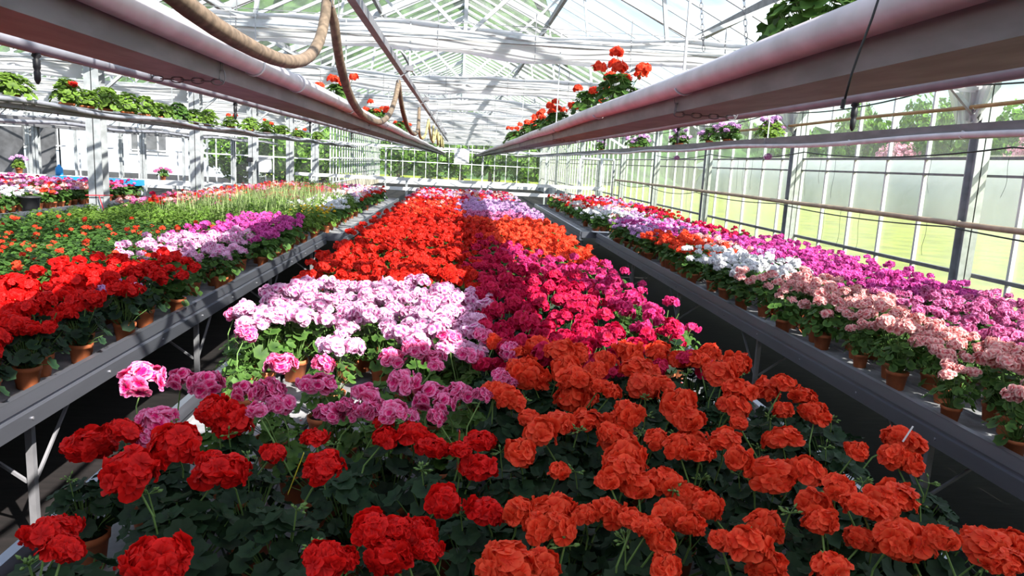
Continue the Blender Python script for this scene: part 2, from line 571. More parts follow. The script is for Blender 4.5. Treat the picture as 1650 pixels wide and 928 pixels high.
def screen(x0, x1, y, i, zt, which, hang=True):
    rs = np.random.default_rng(100 + i)
    nx = 90
    xs_ = np.linspace(x0, x1, nx)
    nprof = 10
    prof = []
    for k in range(nprof):      # gathered folds: the cloth runs to and fro on its way down
        t = k / (nprof - 1)
        prof.append(((.13 if k % 2 else .05) * (1 - .25 * t) + .02 * rs.random(), -.25 * t + .012 * rs.random()))
    V = []
    ph = rs.random(6) * 6.28
    for j, x in enumerate(xs_):
        sag = .025 * math.sin(x * 1.5708 + ph[0]) * 1 + .012 * math.sin(x * 3.1 + ph[1])
        for k, (py, pz) in enumerate(prof):
            a = .012 * math.sin(x * 5 + k * 1.3 + ph[2]) + .008 * math.sin(x * 11 + k * 2.1 + ph[3])
            V.append((x, y - .1 + py + a, zt + pz + sag + .01 * math.sin(x * 7 + k + ph[4])))
    F = [(j * nprof + k, (j + 1) * nprof + k, (j + 1) * nprof + k + 1, j * nprof + k + 1) for j in range(nx - 1) for k in range(nprof - 1)]
    t = thing('shade_screen', '%s gathered white shade screen across the %s, counted from the viewer' % (ORD[i], which), 'shade screen', ((x0 + x1) / 2, y, zt), group='folded white shade screens under the roof')
    c = np.array(t.location)
    g = faces(np.array(V) - c, F)
    mk('screen_cloth', g, 'screen', t, True)
    hs = []
    for x in np.arange(x0 + .3, x1, .9):
        if i < 6 and which == 'main bay':
            ob('hook', HOOK, t, (x - c[0], 0, 0))
    mk('curtain_wires', cat([bar((x0 - c[0], dy, .02), (x1 - c[0], dy, .02), .006, .006) for dy in (-.12, .12)]), 'galvdark', t)


for i, y in enumerate(np.arange(3, YE - .5, 4)):
    screen(-5.05, 5.0, y, i, 2.90, 'main bay')
for i, y in enumerate(np.arange(7, YG, 4)):
    screen(-15.4, -5.35, y, i + 1, 2.80, 'left bay')

# gathered plastic side curtain at the near right posts
for i, (y, hgt) in enumerate([(7, .5), (11, .42), (15, .4)]):
    V = []; n = 40
    for k in range(8):
        tt = k / 7
        for j in range(n):
            a = j / (n - 1)
            V.append((4.98 + .03 * math.sin(j * 1.9) + .02 * k * .3, y - .05 + (a - .5) * (.75 - .45 * tt) * (1 if j % 2 else .96) + .12, EAVE - .02 - hgt * tt + .03 * math.sin(j * .8)))
    F = [(k * n + j, k * n + j + 1, (k + 1) * n + j + 1, (k + 1) * n + j) for k in range(7) for j in range(n - 1)]
    o = mk('side_curtain', faces(V, F), 'screen', smooth=True)
    tag(o, 'white gathered curtain end tied at the top of the %s right post' % ORD[i + 1], 'curtain', 'gathered curtain ends at the right posts')

# ------------------------------------------------------------------ plant benches
BZ = .70        # bed level
RZ = .75        # rail top


def bench(label, x0, x1, y0, y1):
    cx, cy = (x0 + x1) / 2, (y0 + y1) / 2
    t = thing('plant_bench', label, 'plant bench', (cx, cy, 0))
    a, b = x0 - cx, x1 - cx
    ya, yb = y0 - cy, y1 - cy
    # bed of long shallow troughs
    n = max(3, int(round((x1 - x0 - .1) / .21)))
    w = (b - a - .08) / n
    gs = []
    for i in range(n):
        u0 = a + .04 + i * w; u1 = u0 + w - .022
        gs.append(extrude_y([(u0, BZ + .012), (u0, BZ - .012), (u1, BZ - .012), (u1, BZ + .012), (u1 - .006, BZ + .012), (u1 - .006, BZ), (u0 + .006, BZ), (u0 + .006, BZ + .012)], ya, yb))
    mk('trough_bed', cat(gs), 'bed', t)
    # aluminium edge profile with its grooves
    for s, e in ((-1, a), (1, b)):
        P = [(0, RZ), (.022, RZ), (.022, RZ - .004), (.028, RZ - .05), (.016, RZ - .055), (.016, RZ - .068), (.03, RZ - .072), (.034, RZ - .134),
             (.022, RZ - .140), (-.03, RZ - .140), (-.03, RZ - .132), (.0, RZ - .130), (-.002, RZ - .06), (-.012, RZ - .05), (-.006, RZ)]
        P = [(e + s * px, pz) for px, pz in P]
        if s < 0: P = P[::-1]
        r = mk('edge_rail', cat([extrude_y(P, ya, yb)] + [tube([(e + s * .031, y, RZ - .10), (e + s * .037, y, RZ - .10)], .006, 6).mat(1) for y in np.arange(ya + .3, yb, .62)]), ['alu', 'galvdark'], t)
    for s, e in ((-1, ya), (1, yb)):
        mk('end_rail', box(a, b, e - .008 + s * .008, e + .008 + s * .008, RZ - .10, RZ - .008), 'alu', t)
    # legs in pairs with a cross bar and diagonal braces
    ly = np.arange(ya + .45, yb, 1.9)
    for y in ly:
        for s, e in ((-1, a + .09), (1, b - .09)):
            mk('leg', cat([box(e - .014, e + .014, y - .014, y + .014, .006, RZ - .10), box(e - .05, e + .05, y - .05, y + .05, 0, .008)]), 'galvdark', t)
            mk('brace', cat([bar((e, y, .28), (e, y + .42, RZ - .10), .012, .012), bar((e - s * .02, y, .3), (e - s * .5, y, RZ - .10), .012, .012)]), 'galvdark', t)
        mk('cross_bar', box(a + .06, b - .06, y - .02, y + .02, RZ - .135, RZ - .10), 'galv', t)
    mk('side_beams', cat([box(e - .02, e + .02, ya, yb, RZ - .10, BZ - .014) for e in (a + .09, b - .09)]), 'galvdark', t)
    return t


bench('grey metal plant bench in the middle, between the two aisles', -1.0, 1.29, .6, 17.6)
bench('near grey metal plant bench left of the left aisle, holding scarlet and lilac flowers', -4.4, -1.62, .6, 8.95)
bench('far bench behind the near left one, holding yellow and white flowers', -4.3, -1.42, 9.0, 17.2)
bench('near grey metal plant bench right of the right aisle, holding salmon and magenta flowers', 2.06, 3.82, .6, 10.55)
bench('far bench behind the near right one, with a white gap between them', 1.85, 3.78, 10.75, 17.6)
bench('wide bench of the left bay beyond the first posts', -8.9, -5.65, 6.2, 14.2)
mk_gap = mk('joint_plate', box(-.06, .2, 0, .16, 0, .006), 'whitepaint', loc=(2.05, 10.57, .752))
tag(mk_gap, 'white plate bridging the gap between the two right benches', 'metal plate')

# ------------------------------------------------------------------ flowers and leaves
def petal(nu, nv, L, Wd, cup=.3, ruf=.0, rs=None):
    V, T = [], []
    wp = lambda v: (.18 + .95 * math.sin(min(1, v * 1.12) * math.pi * .62)) * (1 if v < .8 else 1 - (v - .8) * 1.3)
    for i in range(nv + 1):
        v = i / nv
        for j in range(nu + 1):
            u = 2 * j / nu - 1
            edge = 1 - .12 * abs(u) ** 2 * (v > .9)
            z = cup * L * (v ** 1.5) * .6 - .18 * L * max(0, v - .6) * 2 + .12 * Wd * u * u + (ruf * L * (rs.random() - .5) if rs is not None and v > .4 else 0)
            V.append((v * L * edge, u * Wd / 2 * wp(v), z)); T.append(v)
    F = [(i * (nu + 1) + j, (i + 1) * (nu + 1) + j, (i + 1) * (nu + 1) + j + 1, i * (nu + 1) + j + 1) for i in range(nv) for j in range(nu)]
    return faces(V, F, T=T)


def floret(rs, rad, npet, nu, nv, double):
    gs = []
    layers = [(npet, rad, .12)] + ([(max(3, npet - 1), rad * .62, .7)] if double else [])
    for n, R, cup in layers:
        a0 = rs.random() * 6.28
        for k in range(n):
            p = petal(nu, nv, R * rs.uniform(.85, 1.12), R * 1.12, cup * rs.uniform(.6, 1.3), .2, rs)
            p = G(p.V, p.L, p.S, p.M, p.T, np.full(len(p.V), rs.random()))
            gs.append(p.tf(rotz(a0 + 6.283 * k / n + rs.normal() * .1)))
    return cat(gs)


def umbel(seed, R=.045, nf=30, npet=5, nu=2, nv=3, frad=.021, double=True, polar=1.9):
    """a domed head of florets, its centre at the origin"""
    rs = np.random.default_rng(seed)
    gs = []
    for k in range(nf):
        c = 1 - (1 - math.cos(polar)) * (k + .5) / nf
        th = math.acos(c) + rs.normal() * .08
        ph = k * 2.39996 + rs.normal() * .15
        d = np.array([math.sin(th) * math.cos(ph), math.sin(th) * math.sin(ph), math.cos(th)])
        f = floret(rs, frad * rs.uniform(.85, 1.15), npet, nu, nv, double)
        rr = (R - frad * .45) * rs.uniform(.70, 1.14)
        gs.append(f.tf(basis(d + rs.normal(size=3) * .32, rs.random() * 6.28), d * rr * np.array([1, 1, .72]) + rs.normal(size=3) * .003))
    return cat(gs)


def leaf(rs, rad, n, rings=2):
    """round scalloped geranium leaf, stalk notch at the back, lying in xy with +z up"""
    V = [(0, 0, 0)]; T = [.1]
    lob = 6
    for r in range(1, rings + 1):
        q = r / rings
        for j in range(n):
            a = .28 + (6.283 - .56) * j / (n - 1)
            sc = 1 + (.10 * math.cos(a * (lob + 1)) if r == rings else .03 * math.cos(a * (lob + 1)))
            ruf = .10 * math.cos(a * (lob + 1) + .6) * q
            V.append((-math.cos(a) * rad * q * sc, math.sin(a) * rad * q * sc, rad * (.22 * q * q - .02 + ruf * .8 + rs.normal() * .02)))
            T.append(.35 + .6 * q if q < 1 else .75)
    F = [(0, 1 + j, 2 + j) for j in range(n - 1)]
    for r in range(1, rings):
        b0, b1 = 1 + (r - 1) * n, 1 + r * n
        F += [(b0 + j, b1 + j, b1 + j + 1, b0 + j + 1) for j in range(n - 1)]
    return faces(V, F, T=T)


def foliage(seed, n=34, rad=.034, spread=.12, zlo=.0, zhi=.15, nseg=19, rings=2, stalks=True, droop=0.0):
    """leaf mound, origin at soil level; material 0 leaf, 1 stem"""
    rs = np.random.default_rng(seed)
    gs = []
    for k in range(n):
        q = (k + .5) / n
        a = k * 2.39996 + rs.normal() * .2
        r = spread * math.sqrt(q) * rs.uniform(.85, 1.15)
        z = zhi - (zhi - zlo) * (q ** 1.6) + rs.normal() * .012 - droop * q
        d = np.array([math.cos(a) * (.15 + .9 * q), math.sin(a) * (.15 + .9 * q), 1.0 - .35 * q]) + rs.normal(size=3) * .15
        p = np.array([r * math.cos(a), r * math.sin(a), z])
        s = rad * rs.uniform(.65, 1.15)
        lf = leaf(rs, s, nseg, rings)
        gs.append(lf.tf(basis(d, rs.random() * 6.28), p, rs.random()))
        if stalks:
            b = np.array([r * .12 * math.cos(a), r * .12 * math.sin(a), -.01])
            gs.append(tube([b, (b + p) / 2 + np.array([0, 0, .012]), p], .0017, 3, False).mat(1))
    # fill of low leaves
    for k in range(n // 3):
        a = rs.random() * 6.28; r = spread * .6 * rs.random()
        d = np.array([math.cos(a), math.sin(a), 1.2])
        gs.append(leaf(rs, rad * rs.uniform(.7, 1.0), nseg, rings).tf(basis(d, rs.random() * 6), (r * math.cos(a), r * math.sin(a), zlo + rs.random() * .05), rs.random()))
    return cat(gs)


def buds(seed, c, n=9):
    rs = np.random.default_rng(seed)
    gs = []
    for k in range(n):
        d = rs.normal(size=3); d[2] = abs(d[2]) * .6 - .1; d /= np.linalg.norm(d)
        p = np.asarray(c) + d * .018
        gs.append(tube([c, p], .0009, 3, False))
        u = .0035
        gs.append(tube([p - d * .003, p, p + d * .007], [.001, .0032, .0008], 5))
    return cat(gs)


def pot_geo(r=.052, h=.092, n=20):
    body = lathe([(r * .70, 0), (r * .74, .002), (r * .93, h * .80), (r * 1.0, h * .81), (r * 1.02, h), (r * .94, h), (r * .92, h * .82)], n, True)
    soil = lathe([(r * .93, h * .84), (r * .5, h * .86), (.0005, h * .87)], n).mat(1)
    return cat([body, soil])


POT = mesh('pot', pot_geo(), ['terracotta', 'soil'], True)
POT_LO = mesh('pot', pot_geo(n=10), ['terracotta', 'soil'], True)
PH = .092 * .85
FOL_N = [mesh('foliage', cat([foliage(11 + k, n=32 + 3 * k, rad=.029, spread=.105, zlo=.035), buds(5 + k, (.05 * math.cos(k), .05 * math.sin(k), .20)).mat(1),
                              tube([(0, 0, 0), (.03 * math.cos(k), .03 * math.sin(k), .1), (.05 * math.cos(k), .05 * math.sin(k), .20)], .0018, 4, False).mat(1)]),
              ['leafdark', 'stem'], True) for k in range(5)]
FOL_NL = [mesh('foliage', cat([foliage(31 + k, n=26 + 3 * k, rad=.029, spread=.10, zlo=.03)]), ['leaf', 'stem'], True) for k in range(4)]


def stalk_to(p, r=.0022, n=4):
    p = np.asarray(p, float)
    return tube([(p[0] * .15, p[1] * .15, 0), (p[0] * .55, p[1] * .55, p[2] * .55), (p[0] * .97, p[1] * .97, p[2] - .012)], r, n, False)


STALK = mesh('flower_stalk', tube([(0, 0, 0), (.03, 0, .35), (.03, .01, .7), (0, 0, 1)], .0022, 5, False), 'stem')
for v in STALK.vertices:   # unit length stalk, kept slender when scaled to its length
    pass

HEAD_N, HEAD_M = {}, {}
for ci, c in enumerate(['scarlet', 'orange', 'firered', 'crimson', 'cerise', 'blush', 'pinkedge', 'salmon', 'magenta', 'rosemagenta', 'white', 'lilac', 'yellow']):
    if c in ('scarlet', 'orange', 'pinkedge', 'blush', 'crimson'):
        nfl, fr = {'scarlet': (38, .0195), 'orange': (27, .0225), 'pinkedge': (19, .0225), 'blush': (23, .022), 'crimson': (30, .020)}[c]
        HEAD_N[c] = [mesh('flower_head', umbel(50 * ci + k, nf=nfl + 2 * k, frad=fr, double=c in ('pinkedge', 'blush'), npet=6, nu=2, nv=3, polar=1.75 + .1 * k), c, True) for k in range(4)]
    HEAD_M[c] = [mesh('flower_head', umbel(900 + 50 * ci + k, nf=20, frad=.020, double=False, nu=2, nv=2, npet=5, polar=1.7), c, True) for k in range(3)]

NAMES = {'scarlet': 'scarlet', 'orange': 'orange-red', 'firered': 'bright red', 'crimson': 'crimson', 'cerise': 'cerise pink', 'blush': 'pale pink',
         'pinkedge': 'pink white-edged', 'salmon': 'salmon pink', 'magenta': 'magenta', 'rosemagenta': 'rose magenta', 'white': 'white', 'lilac': 'lilac',
         'yellow': 'yellow', 'green': 'flowerless green', 'greenorange': 'green orange-dotted'}


def inpoly(x, y, P):
    c = False; n = len(P); j = n - 1
    for i in range(n):
        if (P[i][1] > y) != (P[j][1] > y) and x < (P[j][0] - P[i][0]) * (y - P[i][1]) / (P[j][1] - P[i][1]) + P[i][0]:
            c = not c
        j = i
    return c


# --- what grows where on the centre bench
CRIM = [(.12, 2.55), (1.25, 2.62), (1.25, 5.1), (.62, 5.9), (.25, 6.8), (.08, 5.5), (.06, 4.2), (.16, 3.4)]
BLUSH = [(-1.0, 2.95), (-1.0, 3.95), (-.5, 4.25), (.06, 4.2), (.16, 3.4), (.12, 2.70), (-.25, 2.62), (-.62, 2.80)]


def centre_variety(x, y):
    if inpoly(x, y, CRIM):
        return 'cerise' if (y > 3.3 and x > .75) or (y > 4.7 and x > .4) else 'crimson'
    if inpoly(x, y, BLUSH): return 'blush'
    if y < 2.62 or (y < 3 and x < .16): return None
    if y < 9.2:
        if x > .12: return 'orange' if (x > .3 or y > 8.4) else 'firered'
        return 'firered'
    if x > 0 and y < 13.4: return 'lilac' if y > 10.2 or x > .9 else 'rosemagenta'
    if y < 11: return random.choice(['firered', 'firered', 'orange'])
    if y < 13.4: return random.choice(['firered', 'crimson', 'orange', 'firered', 'salmon'])
    return random.choice(['crimson', 'lilac', 'salmon', 'firered', 'green'])


def left_variety(x, y):
    if abs(x + 1.72) < .1 and abs(y - 3.95) < .1: return 'lilac'
    if abs(x + 1.72) < .1 and 2.2 < y < 2.4: return 'salmon'
    if y > 9.3 and x < -3.0: return random.choice(['firered', 'rosemagenta', 'salmon', 'crimson', 'green'])
    if y < 8.95:
        if y < min(5.0, 3.95 + (x + 2.4) * 2.1) or (y < 3.9 and x > -2.7):
            return 'scarlet' if y < 4.75 or x > -1.75 else 'scarlet'
        if inpoly(x, y, [(-2.2, 4.9), (-2.3, 5.9), (-1.9, 6.7), (-1.62, 5.9), (-1.62, 4.7)]): return 'blush'
        if x > -2.3 + (.0) and y > 5.6 and y < 8.1: return 'magenta'
        if y < 7.0: return 'greenorange'
        return 'green'
    if x > -2.3:
        if y < 9.8: return 'yellow' if x > -2.1 else 'green'
        if y < 12.6: return random.choice(['white', 'white', 'green']) if x > -2.0 else random.choice(['white', 'lilac', 'green'])
        return 'firered' if x > -1.75 else random.choice(['lilac', 'white', 'salmon'])
    if y > 10.6: return random.choice(['crimson', 'crimson', 'rosemagenta', 'green'])
    return 'green'


def right_variety(x, y):
    if y < 10.6:
        if y < 2.75 and x < 2.9: return random.choice(['salmon', 'lilac', 'salmon'])
        b = 2.62 + .04 * (y - 3)
        if y > 5.25 and y < 6.5 and x < 2.75: return 'white'
        if y >= 6.5 and y < 8.2 and x < 2.65: return 'orange' if y > 6.7 else 'white'
        if y >= 8.2: return random.choice(['lilac', 'magenta']) if x < 3.1 else random.choice(['crimson', 'green', 'green'])
        if x < b: return 'salmon'
        return 'rosemagenta' if y < 4.5 else ('magenta' if x > 2.8 or y < 6 else 'lilac')
    if x < 2.5: return random.choice(['white', 'green', 'white']) if y < 12.6 else random.choice(['white', 'salmon', 'green', 'firered'])
    if x < 3.0: return random.choice(['salmon', 'lilac', 'white']) if y < 13.5 else random.choice(['firered', 'crimson', 'green'])
    return random.choice(['crimson', 'firered', 'green', 'crimson']) if y < 14 else random.choice(['crimson', 'lilac', 'green'])


# --- flower heads of the foreground read off the photograph: x, y, width in px
HEADS = {
 'scarlet': [(145,718,57),(197,695,47),(210,761,72),(283,715,70),(357,760,80),(347,660,46),(373,681,62),(440,730,37),(522,751,57),(507,705,40),(75,862,62),(100,885,50),(110,848,34),(253,908,82),(522,903,62),
   (618,680,30),(622,706,42),(665,703,52),(698,721,48),(772,713,48),(770,755,57),(713,808,58),(780,825,64),(597,851,62),(677,862,58),(627,895,66),(557,902,42),(740,725,26),(690,885,44),(640,850,44),(340,745,40)],
 'orange': [(838,728,57),(870,698,55),(853,676,38),(900,681,45),(943,681,50),(993,688,57),(1013,666,46),(997,715,52),(1007,745,68),(980,775,36),(1027,781,52),(1070,778,52),(902,760,28),(1057,708,36),(837,825,52),(893,825,63),(870,851,48),
   (980,825,55),(943,831,36),(1020,838,46),(1080,831,58),(1063,871,44),(1073,918,50),(1093,721,44),(797,550,30),(795,630,40),(823,643,44),(833,567,30),(833,597,40),(857,610,50),(852,590,34),(867,563,42),(903,567,44),(927,573,42),
   (913,597,50),(927,613,50),(923,640,56),(960,597,36),(967,623,32),(987,632,32),(1010,570,50),(973,582,38),(1023,593,50),(1037,623,54),(1060,567,42),(1097,580,40),(1070,620,34),(1093,653,56),(1110,675,44),(1113,715,52),(1167,710,50),
   (1190,741,46),(1143,570,34),(1160,603,48),(1187,587,38),(1170,613,36),(1193,633,48),(1233,630,46),(1183,657,46),(1263,618,34),(1190,683,30),(1293,640,42),(1313,667,42),(1263,662,30),(1260,708,50),(1243,765,60),(1300,761,52),
   (1380,726,32),(1455,711,48),(1440,737,44),(1467,748,36),(1117,808,50),(1140,818,46),(1113,845,40),(1160,870,32),(1310,811,48),(1352,788,40),(1323,841,46),(1390,818,52),(1437,805,60),(1420,815,46),(1230,851,56),(1207,881,62),
   (1233,911,58),(1390,871,44),(1460,875,64),(1440,868,48),(1518,868,38),(1597,885,65),(1633,878,46),(1620,908,46),(1340,918,50),(817,912,85),(870,915,60),(940,640,46),(985,700,50),(1125,580,36),(1040,600,40),(1000,755,52),(900,850,50),
   (1045,850,40),(1100,800,46),(1130,730,40)],
 'pinkedge': [(230,613,57),(293,613,38),(333,620,52),(250,678,60),(235,708,34),(393,632,34),(433,633,50),(450,652,42),(413,663,32),(453,587,56),(520,587,32),(513,620,50),(530,667,44),(378,507,30),(397,537,32),(630,577,38),(667,562,38),
   (700,577,38),(703,590,26),(757,573,36),(650,617,48),(693,640,50),(717,652,38),(740,633,42),(777,637,28),(590,637,46),(583,663,40),(607,663,44),(633,663,40),(660,670,34),(703,673,26),(557,653,28),(823,567,36),(807,607,28),(820,617,26),
   (723,543,34),(777,540,30)]}

PLANTS = []       # every individually built plant: (root, variety, bench, row, col)


def row_label(var, benchname, col, row, rail):
    return '%s geranium on %s bench, %s from the %s rail, %s row from front' % (NAMES[var], benchname, ORD[col], rail, ORD[row])


def plant_root(label, loc, rz=0.0, group=None):
    return thing('potted_geranium', label, 'potted geranium', loc, rz, group)


# near field: pots on a jittered grid, each photographed head goes to the nearest pot that can still take one
SPX, SPY = .205, .205
cols = np.arange(-.86, 1.2, SPX)
near = []
for ri in range(1, 11):
    y = 1.02 + (ri - 1) * SPY
    for ci_, x in enumerate(cols):
        xx = x + (SPX / 2 if ri % 2 else 0) + random.uniform(-.02, .02)
        yy = y + random.uniform(-.02, .02)
        if xx > 1.2 or centre_variety(xx, yy): continue
        near.append({'x': xx, 'y': yy, 'row': ri, 'col': ci_ + 1, 'h': []})
allh = []
for var, hs in HEADS.items():
    for (px, py, w) in hs:
        z = 1.015 + random.uniform(-.035, .045)
        p = atz(px, py, z)
        d = np.linalg.norm(p - CAMLOC)
        allh.append((p, w * d / FPX * .5 * 1.2, var))
for p, r, var in sorted(allh, key=lambda q: q[0][1]):
    best = min(near, key=lambda n: (n['x'] - p[0]) ** 2 + (n['y'] + .03 - p[1]) ** 2 + .02 * max(0, len(n['h']) - 1) + (.05 if n['h'] and n['h'][0][2] != var else 0))
    best['h'].append((p, r, var))
BARE = [(-1.0, 2.0, .1, 3.05), (-1.0, 1.0, -.75, 1.42)]
for n in near:
    x, y = n['x'], n['y']
    hs = n['h']
    if not hs:
        if any(b[0] < x < b[2] and b[1] < y < b[3] for b in BARE) and random.random() < .93: continue
        if random.random() < .38: continue
    var = hs[0][2] if hs else 'green'
    nh = len(hs)
    lab = row_label(var, 'centre', n['col'], n['row'], 'left')
    root = plant_root(lab, (x, y, BZ), 0, 'geraniums at the front of the centre bench')
    rz = random.random() * 6.28
    ob('pot', POT, root, (0, 0, 0), (0, 0, rz))
    fm = random.choice(FOL_NL if (var == 'pinkedge' and y > 1.9) or (var == 'green' and y > 2.1) else FOL_N)
    ob('foliage', fm, root, (0, 0, PH), (0, 0, rz), random.uniform(.75, .9) if var == 'pinkedge' else random.uniform(.95, 1.15))
    for p, r, v in hs:
        q = p - np.array([x, y, BZ])
        hm = random.choice(HEAD_N[v])
        tilt = (random.uniform(-.35, .1), random.uniform(-.2, .2), random.random() * 6.28)
        s = max(.028, r) / .050
        ob('flower_head', hm, root, q, tilt, (s * random.uniform(.9, 1.12), s * random.uniform(.85, 1.05), s * random.uniform(.75, 1.05)))
        base = np.array([q[0] * .12, q[1] * .12, PH])
        dv = Vector(q - base)
        st = ob('flower_stalk', STALK, root, base, dv.to_track_quat('Z', 'Y').to_euler(), (1, 1, dv.length * .97))

# middle field: prototypes copied plant by plant
def proto(var, k):
    rs = random.Random(hash((var, k)) % 1000 if False else sum(map(ord, var)) * 7 + k)
    root = plant_root('prototype', (0, 0, 0))
    ob('pot', POT_LO, root)
    nh = {'green': 0, 'greenorange': 2, 'salmon': 5, 'cerise': 3, 'crimson': 4}.get(var, 5)
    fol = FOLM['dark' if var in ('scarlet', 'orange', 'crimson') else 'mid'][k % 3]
    ob('foliage', fol, root, (0, 0, PH), (0, 0, rs.random() * 6))
    hv = 'orange' if var == 'greenorange' else var
    for i in range(nh):
        a = i * 6.283 / max(1, nh) + rs.uniform(-.4, .4)
        rr = rs.uniform(.045, .10) if i else .02
        z = PH + rs.uniform(.16, .25)
        p = (rr * math.cos(a), rr * math.sin(a), z)
        hm = (HEAD_N[hv] if hv in HEAD_N and k % 2 == 0 else HEAD_M[hv])[i % 3]
        sc = rs.uniform(.78, 1.08) * (.62 if var == 'greenorange' else 1)
        ob('flower_head', hm, root, p, (rs.uniform(-.3, .3), rs.uniform(-.3, .3), rs.random() * 6), sc)
    if nh:
        sg = []
    return root


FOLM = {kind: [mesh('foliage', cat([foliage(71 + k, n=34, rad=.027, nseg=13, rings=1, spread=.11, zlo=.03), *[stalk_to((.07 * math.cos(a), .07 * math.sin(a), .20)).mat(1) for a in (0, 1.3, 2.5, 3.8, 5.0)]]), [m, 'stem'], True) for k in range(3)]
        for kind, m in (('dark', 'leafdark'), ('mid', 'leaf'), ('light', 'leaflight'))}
PROTO = {}


def copy_tree(o):
    c = o.copy(); COL.objects.link(c)
    for ch in o.children:
        d = ch.copy(); COL.objects.link(d); d.parent = c
    return c


def place(var, x, y, z, benchname, col, row, rail, rz=None, s=1.0):
    key = (var, random.randrange(4))
    rz = random.random() * 6.28 if rz is None else rz
    if key not in PROTO:
        o = PROTO[key] = proto(*key)
    else:
        o = copy_tree(PROTO[key])
    o.location = (x, y, z); o.rotation_euler = (random.uniform(-.03, .03), random.uniform(-.03, .03), rz)
    o.scale = (s, s, s)
    o['label'] = row_label(var, benchname, col, row, rail)
    o['group'] = '%s geraniums in the dense rows of the %s bench' % (NAMES[var], benchname)
    return o


REST = {}          # variety -> list of (x, y, z) for the plants beyond the individually built ones


CAND = []


def rows(x0, x1, y0, y1, ylim, fn, benchname, rail, skip=None, sp=.19, yfirst=1.02, spy=.19, jit=.03):
    xs_ = np.arange(x0, x1 + .001, sp)
    r = 0
    y = y0
    while y < y1:
        r += 1
        for c, x in enumerate(xs_):
            xx = x + (sp / 2 if r % 2 else 0) + random.uniform(-jit, jit)
            if xx > x1 + .02: continue
            yy = y + random.uniform(-jit, jit)
            var = fn(xx, yy)
            if var is None or (skip and skip(xx, yy)): continue
            col = c + 1 if rail == 'left' or benchname == 'right' else len(xs_) - c
            CAND.append((math.hypot(xx, yy), var, xx, yy, benchname, col, r, rail))
            continue
            if False:
                place(var, xx, yy, BZ, benchname, col, r, rail if benchname == 'centre' else 'aisle', s=random.uniform(.92, 1.12))
            else:
                REST.setdefault(var, []).append((xx, yy, BZ))
        y += spy


rows(-.86, 1.17, 2.6, 17.4, 5.3, centre_variety, 'centre', 'left', sp=.185, spy=.185, skip=lambda x, y: (x > .5 and 2.6 < y < 3.15 and random.random() < .55) or (x < -.3 and y < 3.0 and random.random() < .6))
rows(-4.16, -1.69, 2.0, 17.0, 5.2, left_variety, 'left', 'right', sp=.19, spy=.19,
     skip=lambda x, y: (8.8 < y < 9.15) or (x < -2.6 and y < 3.2))
rows(2.165, 3.72, 1.9, 17.4, 5.3, right_variety, 'right', 'left', sp=.195, spy=.195, jit=.05, skip=lambda x, y: 10.4 < y < 10.95 or (y > 11 and x < 2.0) or (random.random() < .12 and x < 2.35))

# the nearest ones stand as plants of their own, the remainder joins the masses
CAND.sort(key=lambda c: c[0])
NSOLO = 300 - sum(1 for o in COL.objects if o.name.startswith('potted_geranium'))
for d_, var, xx, yy, bn, c_, r_, rail in CAND:
    if NSOLO > 0 and aty(0, 0, 1) is not None:
        NSOLO -= 1
        place(var, xx, yy, BZ, bn, c_, r_, rail if bn == 'centre' else 'aisle', s=random.uniform(.80, 1.0) if bn == 'right' else random.uniform(.9, 1.1))
    else:
        REST.setdefault(var, []).append((xx, yy, BZ))

# left bay bench: bands of colour
for y in np.arange(6.4, 14.1, .2):
    for x in np.arange(-8.75, -5.75, .2):
        if y < 9.4: v = 'green' if not (9.0 > y > 8.6 and x > -6.6) else None
        elif 9.9 < y < 10.7 and x < -5.9 and x > -7.5: v = 'white'
        elif y < 10.4: v = random.choice(['green', 'green', 'salmon', 'orange'])
        elif y < 11.8: v = random.choice(['orange', 'firered', 'salmon', 'green', 'rosemagenta'])
        elif y < 13: v = random.choice(['firered', 'crimson', 'green', 'salmon', 'lilac'])
        else: v = random.choice(['rosemagenta', 'crimson', 'magenta', 'rosemagenta'])
        if -5.95 < x and 9.6 < y < 10.8: v = None
        if v: REST.setdefault(v, []).append((x + random.uniform(-.03, .03), y + random.uniform(-.03, .03), BZ))

# the rest of each variety as one mass
LEAF_LO = foliage(5, n=14, rad=.044, nseg=9, rings=1, spread=.105, stalks=False)
LEAF_LOS = [foliage(5 + k, n=14, rad=.044, nseg=9, rings=1, spread=.105, stalks=False) for k in range(3)]
HEAD_LO = [umbel(700 + k, nf=13, frad=.024, double=False, nu=1, nv=2, npet=5, polar=1.5) for k in range(4)]
HEAD_XLO = [umbel(720 + k, nf=9, frad=.029, double=False, nu=1, nv=1, npet=4, polar=1.4) for k in range(4)]
POT_G = pot_geo(n=9)
LEAF_FINE = [foliage(145 + k, n=46, rad=.019, nseg=7, rings=1, spread=.125, zlo=.03, zhi=.16, stalks=False) for k in range(3)]
HEAD_MID = [umbel(760 + k, nf=17, frad=.022, double=False, nu=2, nv=2, npet=5, polar=1.7) for k in range(4)]
LEAF_MID = [foliage(45 + k, n=32, rad=.030, nseg=11, rings=1, spread=.115, stalks=False) for k in range(3)]
